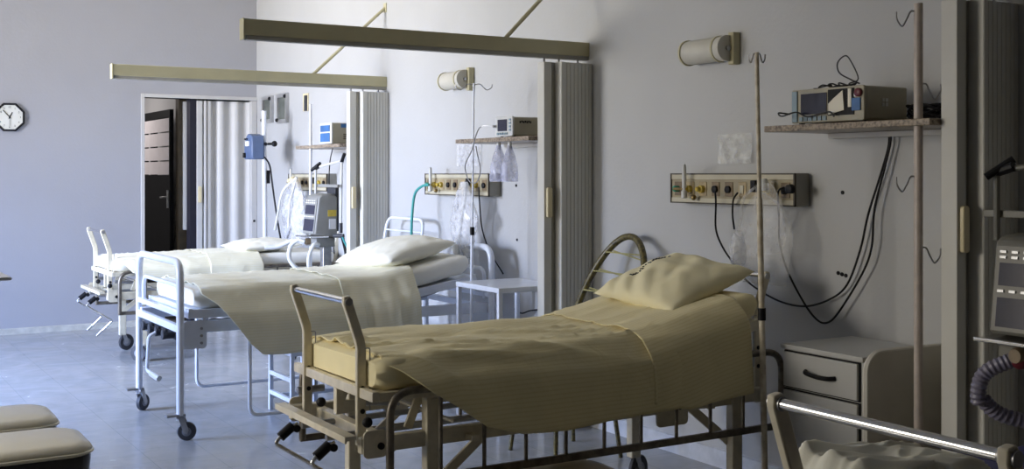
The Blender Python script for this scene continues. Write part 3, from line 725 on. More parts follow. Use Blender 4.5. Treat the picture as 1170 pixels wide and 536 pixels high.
def make_bar_bed(label):
    t = thing('hospital_bed', label, 'hospital bed', (0, 0, 0), 'hospital beds', world=False)
    # lower frame
    for s in (-1, 1):
        MB().box((.0, s * .335 - .018, .49), (1.86, s * .335 + .018, .545)).build('side_beam', 'cream_metal', t, bevel=.004)
    MB().box((-.055, -.345, .540), (-.015, .345, .556)).box((-.058, -.345, .532), (-.05, .345, .556)).build('foot_tray', 'cream_metal', t, bevel=.002)
    MB().box((.10, -.33, .48), (.14, .33, .53)).box((.9, -.33, .48), (.94, .33, .53)).box((1.82, -.33, .48), (1.86, .33, .53)).build_each('cross_beam', 'cream_metal', t, bevel=.003)
    for x in (.27, 1.69):
        for s in (-1, 1):
            MB().box((x - .027, s * .345 - .022, .125), (x + .027, s * .345 + .022, .66)).build('leg', 'cream_metal', t, bevel=.005)
            d = 1 if x < 1 else -1
            MB().bar((x + d * .01, s * .325, .33), (x + d * .24, s * .325, .51), .012, .035).build('leg_brace', 'cream_metal', t)
            caster(t, x, s * .345, .14, yaw=(.3 if s > 0 else 2.4), r=.066)
    # gusset plates and bolts
    for x in (1.35, .05):
        for s in (-1, 1):
            q_ = .08 if x > 1 else .045
            g = MB().prism(rrect(x - q_, .52 - q_, x + q_, .57, .02), s * .356 - .004, s * .356 + .004, 'xz').build('gusset_plate', 'cream_metal', t)
            MB().cyl((x + q_ * .4, s * .35, .515), (x + q_ * .4, s * .37, .515), .012, 10).build('bolt', 'black', g)
    # mattress platform in sections
    pf = MB()
    for a, b in ((.06, .62), (.64, 1.12)): pf.box((a, -.36, .67), (b, .36, .695))
    pf.build('platform', 'cream_metal', t, bevel=.004)
    MB().box((.03, -.375, .668), (.055, .375, .704)).box((.055, -.375, .668), (1.12, -.355, .70)).box((.055, .355, .668), (1.12, .375, .70)).build('platform_rim', 'cream_metal', t, bevel=.003)
    for x in (.2, .75, 1.1):
        for s in (-1, 1): MB().bar((x, s * .30, .55), (x + .05, s * .30, .67), .03, .012, (0, 1, 0)).build('riser', 'cream_metal', t)
    # raised backrest panel, origin at its hinge
    br = MB().box((0, -.36, -.025), (.70, .36, 0)).box((0, -.375, -.04), (.70, -.355, .005)).box((0, .355, -.04), (.70, .375, .005)).build('backrest_panel', 'cream_metal', t, bevel=.003)
    br.location = (1.13, 0, .695); br.rotation_euler = (0, -math.radians(12), 0)
    # winding rods under the platform
    for y0 in (-.11, .13):
        MB().tube([(-.03, y0, .505), (.95, y0, .52)], .012).build('winding_rod', 'steel', t)
    MB().bar((.10, .02, .68), (.44, -.2, .53), .03, .008).bar((.12, .22, .66), (.36, .1, .55), .02, .008).build_each('lift_strut', 'chrome', t)
    MB().cyl((.03, .335, .60), (.14, .335, .60), .014).cyl((.13, -.02, .60), (.3, -.02, .585), .012).build_each('tie_rod', 'steel', t)
    for y_ in (.03, -.17): MB().ball((.02, y_ * 2.1, .60), .018, 8).build('stop_knob', 'black', t)
    MB().box((.055, .0, .56), (.085, .03, .68)).build('upright', 'cream_metal', t, bevel=.003)
    # bent flat-bar ends
    def end(x, sgn, part):
        posts = []
        for s in (-1, 1):
            yy = s * .255
            ring = []; pth = [(x, .50), (x, .84), (x - sgn * .006, .87), (x - sgn * .052, 1.005), (x - sgn * .056, 1.025)]
            rr = []
            for i, (px_, pz) in enumerate(pth):
                a = pth[max(0, i - 1)]; b = pth[min(len(pth) - 1, i + 1)]
                d = V((b[0] - a[0], 0, b[1] - a[1])).normalized(); nrm = V((d.z, 0, -d.x))
                w = .0175 if i < 4 else .012
                c = V((px_, yy, pz))
                rr.append([c + nrm * w + V((0, -.011, 0)), c + nrm * w + V((0, .011, 0)), c - nrm * w + V((0, .011, 0)), c - nrm * w + V((0, -.011, 0))])
            po = MB().loft(rr).build(part, 'cream_metal', t, bevel=.004)
            posts.append(po)
            MB().cyl((x - sgn * .05, yy - .016, 1.006), (x - sgn * .05, yy + .016, 1.006), .014, 14).build('end_bolt', 'steel', po)
            hl = MB()
            for zz in (.62, .70): hl.cyl((x + sgn * .002, yy + (-.014 if s < 0 else -.014), zz), (x + sgn * .002, yy - .011, zz), .009, 10)
            hl.build_each('bolt', 'black', po)
            MB().tube(round_path([(x + sgn * .03, yy - .012, .62), (x + sgn * .03, yy - .012, .84), (x + sgn * .012, yy - .012, .84)], .008), .0025, 6).build('wire_loop', 'steel', po)
        MB().tube([(x - sgn * .05, -.255, 1.006), (x - sgn * .05, .255, 1.006)], .0115, 14).build('push_bar' if sgn > 0 else 'head_bar', 'chrome', t)
    end(.04, 1, 'foot_post'); end(1.90, -1, 'head_post')
    MB().tube(round_path([(.075, -.06, .70), (.075, -.06, .76), (.075, .04, .76), (.075, .04, .70)], .008), .004, 6).build('mattress_stop', 'cream_metal', t)
    # crank handles
    for yy in (-.19, .17):
        ch = MB().tube(round_path([(-.03, yy, .505), (-.09, yy, .475), (-.12, yy, .44), (.07, yy - .02, .315), (-.035, yy + .02, .205)], .015), .0075, 10).build('crank', 'chrome', t)
        MB().cyl((-.05, yy, .50), (-.10, yy, .462), .019, 12).cyl((-.04, yy - .02, .49), (-.04, yy + .02, .49), .014, 10).build('crank_joint', 'black', ch)
        MB().cyl((.0, yy + .007, .243), (-.037, yy + .02, .203), .0095, 10).build('crank_grip', 'steel', ch)
    # side rails
    for s in (-1, 1):
        y0 = s * .41
        sr = MB().tube(round_path([(.08, y0, .385), (.08, y0, .705), (1.895, y0, .705), (1.895, y0, .395)], .09, 7), .0145, 12).box((.07, y0 - .008, .378), (1.905, y0 + .008, .405)).build('side_rail', 'rail_metal', t)
        for k in range(9):
            x = .275 + .1755 * k
            MB().cyl((x, y0, .40), (x, y0, .70), .0075, 10).build('rail_bar', 'rail_metal', sr)
        for x in (.4, 1.5): MB().box((x, min(s * .36, y0), .50), (x + .03, max(s * .36, y0), .52)).build('rail_mount', 'cream_metal', sr)
    return t
bed1 = make_bar_bed('cream metal bed in front with cream pillow and dark lowered side rail')
B1 = (1.62, 4.02); bed1.location = (*B1, 0)
B3 = (1.95, 9.51); bed3 = dup(bed1, (*B3, 0), 'far pale bed beside the doorway with zigzag cranks at its foot')
B4 = (1.62, 1.41); bed4 = dup(bed1, (*B4, 0), 'hospital bed with navy mattress and shiny steel push bar')
for b in (bed3, bed4):
    for ch in b.children:
        if ch.name.startswith('backrest_panel'): ch.rotation_euler = (0, 0, 0)

# the white tubular bed
def make_tube_bed(X0, Yc, label):
    t = thing('hospital_bed', label, 'hospital bed', (X0, Yc, 0), 'hospital beds', world=False)
    h = .457
    def arch(x, top, part):
        a = MB().tube(round_path([(x, -h, .11), (x, -h, top), (x, h, top), (x, h, .11)], .1, 7), .021, 14).build(part, 'white_metal', t)
        return a
    fa = arch(0, .968, 'foot_frame'); ha = arch(1.96, .985, 'head_frame')
    MB().tube(round_path([(.01, -.385, .66), (.01, -.385, .835), (.01, .385, .835), (.01, .385, .66)], .07, 6), .012, 10).build('inner_hoop', 'white_metal', fa)
    MB().tube(round_path([(1.95, -.385, .66), (1.95, -.385, .85), (1.95, .385, .85), (1.95, .385, .66)], .07, 6), .012, 10).build('inner_hoop', 'white_metal', ha)
    for x in (0, 1.96):
        for za, zb in ((.585, .625), (.672, .70)): MB().box((x - .016, -.44, za), (x + .016, .44, zb)).build('cross_beam', 'white_metal', t, bevel=.004)
    for s in (-1, 1):
        MB().box((.0, s * .42 - .015, .575), (1.96, s * .42 + .015, .64)).build('side_beam', 'white_metal', t, bevel=.004)
        MB().prism(rrect(.02, .49, .15, .645, .02), s * .44 - .004, s * .44 + .004, 'xz').build('corner_plate', 'white_metal', t)
        bt = MB()
        for zz in (.52, .56, .60): bt.cyl((.12, s * .444, zz), (.12, s * .450, zz), .008, 8)
        bt.build_each('bolt', 'steel', t)
        for x, a in ((0, .7 if s > 0 else -.4), (1.96, 2.5)): caster(t, x, s * h, .135, yaw=a, r=.05, w=.032)
        MB().cbox((-.025, s * h + .01, .138), (.10, .055, .012)).build('brake_pedal', 'steel', t)
        # lowered side rail
        y0 = s * .515
        sr = MB().tube(round_path([(.37, y0, .66), (.37, y0, .105), (1.42, y0, .105), (1.42, y0, .66)], .06, 6), .0115, 10).build('side_rail', 'white_metal', t)
        MB().cyl((.38, y0, .64), (1.41, y0, .64), .0105, 10).build('rail_top', 'white_metal', sr)
        for x in (.72, 1.07): MB().cyl((x, y0, .11), (x, y0, .64), .0085, 10).build('rail_bar', 'white_metal', sr)
        for x in (.45, 1.3): MB().box((x, min(s * .43, y0), .60), (x + .03, max(s * .43, y0), .625)).build('rail_mount', 'white_metal', sr)
    pf = MB().box((.07, -.43, .677), (1.20, .43, .70)).box((.07, -.435, .655), (1.20, -.415, .705)).box((.07, .415, .655), (1.20, .435, .705)).box((.05, -.435, .655), (.075, .435, .71))
    pf.build('platform', 'white_metal', t, bevel=.003)
    br = MB().box((0, -.43, -.025), (.66, .43, 0)).box((0, -.435, -.045), (.66, -.415, .005)).box((0, .415, -.045), (.66, .435, .005)).build('backrest_panel', 'white_metal', t, bevel=.003)
    br.location = (1.21, 0, .70); br.rotation_euler = (0, -math.radians(10), 0)
    for x in (.15, .6, 1.15):
        for s in (-1, 1): MB().box((x - .015, s * .41 - .012, .63), (x + .015, s * .41 + .012, .68)).build('riser', 'white_metal', t)
    MB().bar((1.25, -.25, .60), (1.75, -.25, .74), .05, .03).bar((1.25, .25, .60), (1.75, .25, .74), .05, .03).build_each('lift_arm', 'steel', t)
    MB().bar((1.3, -.40, .50), (1.92, -.40, .46), .02, .05, (0, 0, 1)).build('rear_beam', 'white_metal', t)
    # winding gear and crank
    g = MB().box((.02, -.30, .525), (.07, .30, .56))
    for yy in (-.25, -.1, .05, .2): g.cyl((-.035, yy, .548), (.14, yy, .548), .019, 10).cyl((-.045, yy, .555), (-.03, yy, .555), .028, 12)
    g.build('winding_gear', 'rubber', t)
    ck_ = MB().tube(round_path([(-.04, -.10, .548), (-.08, -.10, .53), (-.09, -.10, .34), (-.06, -.22, .31)], .02), .011, 10).build('crank', 'white_metal', t)
    MB().cyl((-.08, -.15, .328), (-.055, -.23, .307), .017, 10).build('crank_grip', 'device_light', ck_)
    return t
B2 = (1.738, 6.813)
bed2 = make_tube_bed(*B2, 'white tubular bed in the middle with arched foot frame on casters')

# ------------------------------------------------------------------ mattresses, sheets, pillows
def sm(a, b, x):
    t = min(1, max(0, (x - a) / (b - a))); return t * t * (3 - 2 * t)
def profile(zt, hinge, rise, xe):
    def f(x):
        if x <= hinge - .06: return zt
        k = rise / (xe - hinge)
        if x >= hinge + .06: return zt + (x - hinge) * k
        t = (x - hinge + .06) / .12; return zt + k * .12 * t * t / 2
    return f
def mattress(x0, x1, yc, hw, th, top, m, label, seed=0):
    n = 44; rings = []
    for i in range(n + 1):
        x = x0 + (x1 - x0) * i / n
        e = min(x - x0, x1 - x); k = math.sqrt(max(0, 1 - (1 - min(1, e / .04)) ** 2)) if e < .04 else 1
        ht = th * (.75 + .25 * k); w = hw - .02 * (1 - k); zc = top(x) - th / 2
        ring = [V((x, yc + a, zc + b)) for a, b in rrect(-w, -ht / 2, w, ht / 2, min(.045, ht * .48), 5)]
        ring = [p + V((0, (.006 * noise.noise(V((x * 5 + seed, p.y * 5, p.z * 9)))), .006 * noise.noise(V((x * 7, p.y * 8, seed))))) for p in ring]
        rings.append(ring)
    return tag(MB().loft(rings).build('mattress', m, None, sharp=60), label, 'mattress', 'mattresses')

def drape(name, x0, x1, yc, top, path, hem_near, hem_far, m, label, cat, amp=.006, hang=.014, seed=0, parent=None, nx=110, nt=70, folds=14, lift=0, foot_drop=None):
    """sheet over a bed. path(zt): (y, z) from the top centre down the near side; the hems cut it at their own heights"""
    def half(x, sgn, hem):
        pts = [V((yy, zz)) for yy, zz in path(top(x) + lift)]
        # cut at the hem
        out = [pts[0]]
        for a, b in zip(pts, pts[1:]):
            if b.y <= hem:
                t = (a.y - hem) / max(1e-6, a.y - b.y); t = min(1, max(0, t)); out.append(a + (b - a) * t); break
            out.append(b)
        cum = [0]
        for a, b in zip(out, out[1:]): cum.append(cum[-1] + (b - a).length)
        return out, cum
    def sample(out, cum, s):
        for i in range(len(cum) - 1):
            if s <= cum[i + 1] or i == len(cum) - 2:
                t = (s - cum[i]) / max(1e-6, cum[i + 1] - cum[i]); return out[i] + (out[i + 1] - out[i]) * min(1, t)
    vs, uv = [], []
    for i in range(nx + 1):
        x = x0 + (x1 - x0) * i / nx
        On, Cn = half(x, -1, hem_near(x)); Of, Cf = half(x, 1, hem_far(x))
        for j in range(nt + 1):
            t = j / nt
            if t < .36:
                s = (1 - t / .36) * Cf[-1]; q = sample(Of, Cf, s); sg = 1
            else:
                s = (t - .36) / .64 * Cn[-1]; q = sample(On, Cn, s); sg = -1
            y_, z_ = q
            zt = top(x) + lift
            dn = min(1, max(0, (zt - z_ - .02) / .2))
            w1 = noise.noise(V((x * 1.7 + seed, y_ * 11 * sg + 4, .3))) + .5 * noise.noise(V((x * 4.5 + seed, y_ * 19, 2)))
            rg_ = max(0, 1 - abs(noise.noise(V((x * 1.1 + seed * 3, y_ * sg * 7 + x * 1.5, 5)))) * 5) ** 2
            z2 = z_ + (amp * w1 + amp * 1.1 * rg_) * (1 - dn)
            f = (noise.noise(V((x * folds * .5 + seed, z_ * 1.2, 7))) * .9 + noise.noise(V((x * folds * .22 + seed, z_ * 2, 3)))) * hang * dn
            f = max(f, -.012)
            vs.append(V((x + .004 * noise.noise(V((y_ * 9, z_ * 9, seed))), yc + sg * (y_ + f), z2)))
            uv.append((x, sg * s))
    fs = []
    for i in range(nx):
        for j in range(nt): q = i * (nt + 1) + j; fs.append((q, q + 1, q + nt + 2, q + nt + 1))
    o = MB().add(vs, fs).build(name, m, parent, sharp=80, solid=.003, uv=uv)
    if label: tag(o, label, cat, 'bed covers')
    return o

def pillow(label, m, mx, a, b, h, seed, name='pillow', wr=.012, dirn=(1, 0)):
    n = 40; vs, fs, uv = [], [], []
    for side in (1, -1):
        for j in range(n + 1):
            for i in range(n + 1):
                u, v = 2 * i / n - 1, 2 * j / n - 1
                ed = (1 - abs(u) ** 2.6) * (1 - abs(v) ** 2.6); th = max(0, ed) ** .5
                k = 1 - .07 * (1 - abs(u) ** 2) * abs(v) ** 2 ; k2 = 1 - .07 * (1 - abs(v) ** 2) * abs(u) ** 2
                x, y_ = u * a * k2, v * b * k
                w = wr * (noise.noise(V(((x * dirn[0] + y_ * dirn[1]) * 5 + seed, (x * -dirn[1] + y_ * dirn[0]) * 16, side))) + .5 * noise.noise(V((x * 14, y_ * 14, seed)))) * min(1, th * 1.5)
                vs.append(mx @ V((x, y_, side * (h / 2 * th * (1 if side > 0 else .8)) + w))); uv.append((x, y_))
        base = 0 if side > 0 else (n + 1) ** 2
        for j in range(n):
            for i in range(n):
                q = base + j * (n + 1) + i; f = (q, q + 1, q + n + 2, q + n + 1); fs.append(f if side > 0 else f[::-1])
    o = MB().add(vs, fs).build(name, m, None, sharp=70, uv=uv)
    bm = bmesh.new(); bm.from_mesh(o.data); bmesh.ops.remove_doubles(bm, verts=bm.verts, dist=.0008); bmesh.ops.recalc_face_normals(bm, faces=bm.faces); bm.to_mesh(o.data); bm.free()
    tag(o, label, 'pillow', 'bed pillows'); return o

# front bed
top1 = profile(.808, 2.78, .145, 3.44)
mattress(1.68, 3.44, B1[1], .36, .115, top1, 'fitted', 'mattress in cream fitted sheet on the front bed, rounded foot end showing', 1)
def path1(zt): return [(0, zt + .007), (.20, zt + .006), (.28, zt + .004), (.32, zt - .001), (.348, zt - .010), (.380, zt - .032), (.414, zt - .060), (.440, zt - .088), (.452, zt - .13), (.456, zt - .18), (.458, zt - .26), (.460, zt - .7)]
def interp(pts):
    def f(x):
        if x <= pts[0][0]: return pts[0][1]
        for (a, b), (c, d) in zip(pts, pts[1:]):
            if x <= c: return b + (d - b) * (x - a) / (c - a)
        return pts[-1][1]
    return f
hem1 = interp([(1.70, .805), (1.76, .77), (1.84, .70), (1.94, .635), (2.06, .555), (2.2, .515), (2.4, .505), (2.6, .517), (2.82, .528), (2.96, .535), (3.4, .55)])
far1 = interp([(1.70, .79), (1.9, .70), (2.1, .60), (3.4, .58)])
cv = drape('bed_cover', 1.71, 2.97, B1[1], top1, path1, hem1, far1, M['sheet'], 'cream striped cover hanging over the front bed side rail', 'bed cover', seed=1.3, amp=.014, hang=.018)
drape('turned_down_fold', 2.80, 3.31, B1[1], top1, path1, interp([(2.8, .56), (2.9, .535), (2.97, .525), (3.31, .555)]), far1, M['sheet'], None, None, seed=4.4, parent=cv, nx=60, lift=.012, amp=.006, hang=.012)
mx = Matrix.Translation((3.265, B1[1] - .0, .972)) @ Matrix.Rotation(-math.radians(17), 4, 'Y') @ Matrix.Rotation(math.radians(6), 4, 'X') @ Matrix.Rotation(math.radians(3), 4, 'Z')
p1 = pillow('cream pillow with faded dark print along its edge on the front bed', M['pillow'], mx, .255, .255, .15, 3.1, dirn=(.8, .6), wr=.018)
# faded printing along the far edge of the pillow
pr = MB()
random.seed(3)
for k in range(15):
    u = -.10 + k * .0135
    for r_ in range(2):
        if random.random() < .8:
            u_, v_ = (-.12 + k * .0165) / .255, (.125 + r_ * .014) / .255
            th_ = ((1 - abs(u_) ** 2.6) * (1 - abs(v_) ** 2.6)) ** .5
            x_ = u_ * .255 * (1 - .07 * (1 - v_ ** 2) * u_ ** 2); y_ = v_ * .255 * (1 - .07 * (1 - u_ ** 2) * v_ ** 2)
            w_ = .018 * (noise.noise(V(((x_ * .8 + y_ * .6) * 5 + 3.1, (x_ * -.6 + y_ * .8) * 16, 1))) + .5 * noise.noise(V((x_ * 14, y_ * 14, 3.1)))) * min(1, th_ * 1.5)
            pr.cbox((x_, y_, .15 / 2 * th_ + w_ + .0005), (.010, .007 if r_ else .010, .003))
pr.v = [mx @ p for p in pr.v]
pr.build('faded_print', 'black', p1)

# middle bed
top2 = profile(.822, 2.92, .125, 3.56)
mattress(1.83, 3.56, B2[1], .42, .12, top2, 'fitted_white', 'pale sheeted mattress on the white tubular bed', 2)
def path2(zt): return [(0, zt + .006), (.25, zt + .006), (.36, zt + .004), (.39, zt - .001), (.416, zt - .014), (.442, zt - .042), (.475, zt - .085), (.53, zt - .145), (.555, zt - .20), (.563, zt - .28), (.565, zt - .8)]
hem2 = interp([(1.85, .80), (1.93, .735), (2.02, .62), (2.10, .51), (2.17, .445), (2.3, .44), (2.6, .45), (3.2, .47)])
far2 = interp([(1.85, .80), (2.1, .66), (3.2, .64)])
cv = drape('bed_cover', 1.86, 2.80, B2[1], top2, path2, hem2, far2, M['sheet_lit'], 'brightly lit striped cover draped low over the middle bed near side', 'bed cover', seed=7.7, amp=.008)
drape('turned_down_fold', 2.68, 3.16, B2[1], top2, path2, interp([(2.68, .50), (2.8, .52), (3.16, .54)]), far2, M['sheet_lit'], None, None, seed=11, parent=cv, nx=60, lift=.014, hang=.036, folds=30)
mx = Matrix.Translation((3.24, B2[1] + .0, .945)) @ Matrix.Rotation(-math.radians(12), 4, 'Y') @ Matrix.Rotation(math.radians(-2), 4, 'X') @ Matrix.Rotation(math.radians(6), 4, 'Z')
pillow('plump off-white pillow on the middle bed', M['pillow_white'], mx, .25, .36, .18, 8.2)

# far bed
top3 = profile(.80, 5, .1, 6)
mattress(2.01, 3.80, B3[1], .355, .105, top3, 'fitted_white', 'pale sheeted mattress on the far bed by the doorway', 3)
hem3 = interp([(2.05, .79), (2.12, .70), (2.25, .645), (3.2, .66)])
cv = drape('bed_cover', 2.05, 3.02, B3[1], top3, path1, hem3, hem3, M['sheet_lit'], 'brightly lit striped cover on the far bed', 'bed cover', seed=3.7)
drape('turned_down_fold', 2.72, 3.15, B3[1], top3, path1, interp([(2.7, .665), (3.2, .655)]), hem3, M['sheet_lit'], None, None, seed=21, parent=cv, nx=50, lift=.012)
mx = Matrix.Translation((3.28, B3[1] + .0, .85)) @ Matrix.Rotation(-math.radians(3), 4, 'Y')
pillow('flat off-white pillow on the far bed', M['pillow_white'], mx, .25, .33, .11, 14.2)

# near cropped bed: bare navy mattress with a crumpled sheet on it
top4 = profile(.80, 5, .1, 6)
mattress(1.68, 3.44, B4[1], .37, .105, top4, 'navy', 'navy vinyl mattress on the bed with the shiny push bar', 4)
n = 80; vs, fs, uv = [], [], []
for j in range(n + 1):
    for i in range(n + 1):
        u, v = i / n, j / n
        x = 1.72 + .38 * u; y_ = B4[1] + .09 + .29 * v
        e = min(1, 7 * min(u, 1 - u, v, 1 - v) + .0)
        r_ = (1 - abs(noise.noise(V((x * 4 + 2, y_ * 14 + x * 6, 3)))) * 1.8) * .028 + (1 - abs(noise.noise(V((x * 9 + y_ * 5, y_ * 24, 9)))) * 1.6) * .010
        z = .809 + e * (.05 + r_) * (1 - .3 * u)
        vs.append((x + .03 * noise.noise(V((y_ * 7, 1, 2))), y_ + .03 * noise.noise(V((x * 7, 5, 2))), z)); uv.append((x, y_))
for j in range(n):
    for i in range(n): q = j * (n + 1) + i; fs.append((q, q + 1, q + n + 2, q + n + 1))
tag(MB().add(vs, fs).build('crumpled_sheet', M['pillow_white'], None, sharp=80, solid=.004, uv=uv), 'crumpled cream sheet bundled on the navy mattress', 'sheet')

# ------------------------------------------------------------------ drip stands
def hooks(mb, p, dirs, r=.003, drop=.03, reach=.05):
    for d in dirs:
        d = V(d)
        mb.tube(smooth_path([p, p + d * reach * .5 + V((0, 0, .006)), p + d * reach * .8 + V((0, 0, -drop * .5)), p + d * reach * 1.1 + V((0, 0, -drop)), p + d * reach * 1.45 + V((0, 0, -drop * .5)), p + d * reach * 1.5 + V((0, 0, .004))], 5), r, 7)
def drip_stand(base, top, r, m, label, hook_dirs=None, hook_h=None, stage=None, thin=.6, feet=4, fr=.13, collar=None):
    base, top = V(base), V(top)
    t = thing('drip_stand', label, 'drip stand', (base.x, base.y, 0), 'drip stands')
    zj = stage or base.z + (top.z - base.z) * .55
    cj = base + (top - base) * (zj - base.z) / (top.z - base.z)
    po = MB().cyl(base, cj, r, 14).build('pole', m, t)
    MB().cyl(cj, top, r * (thin if stage else 1), 14).build('upper_pole', m, t)
    lg = MB()
    for k in range(feet):
        a = PI / 4 + 2 * PI * k / feet
        MB().tube(round_path([(base.x, base.y, .09), (base.x + fr * .5 * math.cos(a), base.y + fr * .5 * math.sin(a), .06), (base.x + fr * math.cos(a), base.y + fr * math.sin(a), .012)], .03), .011, 8).build('leg', m, t)
    MB().cyl((base.x, base.y, .05), (base.x, base.y, .14), r * 1.9, 12).build('hub', m, t)
    if hook_dirs:
        h = MB(); hooks(h, top - V((0, 0, .012)), hook_dirs); h.build_each('hook', 'steel', t)
    if hook_h:
        h = MB()
        for z, d in hook_h: hooks(h, base + (top - base) * (z - base.z) / (top.z - base.z), [d], reach=.055, drop=.05, r=.0035)
        h.build_each('hook', 'steel', t)
    if collar:
        for z in collar:
            c = base + (top - base) * (z - base.z) / (top.z - base.z)
            MB().cyl(c - V((0, 0, .025)), c + V((0, 0, .025)), r * 1.35, 12).build('collar', 'black', t)
    return t
lat = V((CS, -SN, 0))
drip_stand((3.345, 3.525, .05), (3.30, 3.53, 1.945), .0125, 'pole_worn', 'chipped cream drip stand in front of the front gas panel', [lat * .45, -lat * .45], collar=[.88], stage=1.35, thin=.72)
drip_stand((3.49, 6.255, .05), (3.51, 6.25, 2.01), .0105, 'white_metal', 'thin white drip stand with two wide hooks beside the middle bed', [lat * 1.5, -lat * 1.5], collar=[1.10], stage=1.10, thin=.55)
drip_stand((3.52, 8.99, .05), (3.52, 8.99, 2.02), .012, 'white_metal', 'plain white drip stand before the far shelf', None)
drip_stand((3.60, 10.30, .05), (3.58, 10.30, 2.03), .022, 'white_metal', 'white drip stand carrying the blue infusion pump', None)
drip_stand((3.535, 2.92, .05), (3.535, 2.92, 2.085), .0165, 'pole_pink', 'worn pinkish drip stand beside bedside cabinet, hooks along its height', None,
           fr=.07, hook_h=[(2.05, -lat), (1.435, -lat), (1.78, lat), (1.17, lat)])

# blue infusion pump on its stand
Zp = 1.585
pu = thing('infusion_pump', 'blue infusion pump clamped on a white pole beside the doorway', 'infusion pump', (3.5, 10.30, Zp))
MB().prism([(10.22, Zp), (10.44, Zp), (10.44, Zp + .12), (10.40, Zp + .20), (10.34, Zp + .235), (10.24, Zp + .215), (10.22, Zp + .16)], 3.44, 3.56, 'yz').build('case', 'device_blue', pu, bevel=.012)
MB().box((3.432, 10.29, Zp + .12), (3.441, 10.38, Zp + .165)).build('display', 'label_white', pu)
MB().box((3.425, 10.39, Zp + .015), (3.441, 10.43, Zp + .06)).build('dark_port', 'black', pu)
for k in range(2): MB().cbox((3.437, 10.40 - .05 * k, Zp + .185 - .0 * k), (.01, .022, .016)).build('button', 'black', pu)
MB().cyl((3.56, 10.2, Zp + .14), (3.60, 10.30, Zp + .14), .015).cyl((3.59, 10.21, Zp + .14), (3.62, 10.14, Zp + .14), .012).ball((3.62, 10.13, Zp + .14), .027, 8).build('clamp_knob', 'black', pu)
MB().box((3.60, 10.27, Zp - .22), (3.628, 10.30, Zp - .10)).build('holder_clip', 'black', pu)
cable('power_cable', [(3.56, 10.225, Zp + .02), (3.59, 10.17, Zp - .06), (3.60, 10.12, Zp - .25), (3.62, 10.05, Zp - .55), (3.66, 10.02, Zp - .8), (3.68, 9.98, Zp - .72), (3.70, 9.93, Zp - .62)], 'black', .008, 'black cable trailing down from the blue infusion pump')

# ------------------------------------------------------------------ ventilators on stands
def make_vent(x, y, label):
    t = thing('ventilator', label, 'ventilator', (x, y, 0), 'ventilators on stands', world=False)
    # body: sloped front, faces -x
    side = [(-.09, .98), (.10, .95), (.10, 1.27), (.06, 1.30), (-.03, 1.29), (-.055, 1.27)]
    MB().prism(side, -.13, .13, 'xz').build('body', 'device_grey', t, bevel=.012)
    d = V((-.055 + .09, 0, 1.27 - .98)); L = d.length; ux = d.normalized(); nrm = V((-ux.z, 0, ux.x))
    def face(a, b, y0, y1, e):
        o = V((-.09, 0, .98)); pts = []
        for s_, yy in ((a, y0), (a, y1), (b, y1), (b, y0)):
            pts.append(o + ux * L * s_ + V((0, yy, 0)) + nrm * .001)
        return MB().add([p for p in pts] + [p + nrm * e for p in pts], [(0, 1, 2, 3), (7, 6, 5, 4), (0, 4, 5, 1), (1, 5, 6, 2), (2, 6, 7, 3), (3, 7, 4, 0)])
    face(.03, .97, -.118, .118, .006).build('front_panel', 'device_grey', t, bevel=.002)
    face(.53, .78, -.09, .10, .009).build('display', 'screen', t)
    face(.08, .40, -.10, .10, .009).build('lower_display', 'screen', t)
    kb = MB()
    for r_ in (.47, .84, .90):
        for k in range(5):
            q = face(r_ - .014, r_ + .014, -.09 + k * .042, -.068 + k * .042, .011); kb.add(q.v, q.f)
    kb.build_each('key', 'paper', t)
    MB().box((.02, -.134, 1.12), (.09, -.13, 1.17)).build('yellow_sticker', 'yellow', t)
    MB().box((.03, -.134, 1.02), (.085, -.13, 1.10)).build('data_label', 'label_white', t)
    MB().box((.10, -.08, 1.0), (.135, .09, 1.36)).build('rear_pack', 'rubber', t, bevel=.006)
    MB().box((-.07, -.11, .88), (.09, .11, .955)).build('valve_block', 'device_grey', t, bevel=.008)
    MB().lathe([(.022, -.11), (.027, -.10), (.027, -.07)], (0, .02, .92), 'x', 14).build('outlet_port', 'outlet_brown', t)
    MB().box((-.14, -.15, .955), (.02, .15, .968)).build('tray', 'chrome', t, bevel=.003)
    MB().box((.02, -.035, .10), (.09, .035, .88)).build('column', 'steel', t, bevel=.006)
    MB().box((.0, -.05, .55), (.11, .05, .66)).build('column_clamp', 'black', t, bevel=.004)
    bs = MB().bar((-.22, 0, .09), (.27, 0, .09), .06, .03).bar((.03, -.24, .09), (.03, .24, .09), .06, .03).build('base', 'steel', t, bevel=.004)
    for a in ((-.20, 0), (.25, 0), (.03, -.22), (.03, .22)): caster(t, a[0], a[1], .08, yaw=1.2, r=.032, w=.02)
    # hanging rail and support arm
    MB().box((.06, -.22, 1.345), (.085, .26, 1.37)).build('rail', 'device_grey', t, bevel=.003)
    am = MB().tube([(.05, .2, 1.27), (.05, .2, 1.50)], .011).tube([(.05, .2, 1.50), (.12, -.17, 1.555)], .010).tube([(.12, -.17, 1.555), (.10, -.20, 1.05)], .009)
    am = am.build('support_arm', 'device_light', t)
    MB().tube([(.05, .21, 1.495), (.055, .14, 1.515)], .017).tube([(.12, -.165, 1.545), (.13, -.20, 1.61)], .014).tube([(.02, .22, 1.48), (.07, .15, 1.54)], .013).build_each('arm_lever', 'black', am)
    MB().tube([(.10, -.20, 1.07), (.10, -.20, .99)], .014).cyl((.06, -.16, .97), (.11, -.23, .97), .016).build('arm_clip', 'rubber', am)
    # corrugated breathing tubes
    def corr(pts, r, m):
        pth = smooth_path(pts, 12); MB().tube(pth, [r * (1 if k % 2 else .86) for k in range(len(pth))], 12).build('breathing_tube', m, t)
    def lower(dz):
        for o in t.children_recursive:
            if o.type == 'MESH':
                for v in o.data.vertices:
                    if v.co.z > .75: v.co.z += dz
    return t, corr, lower
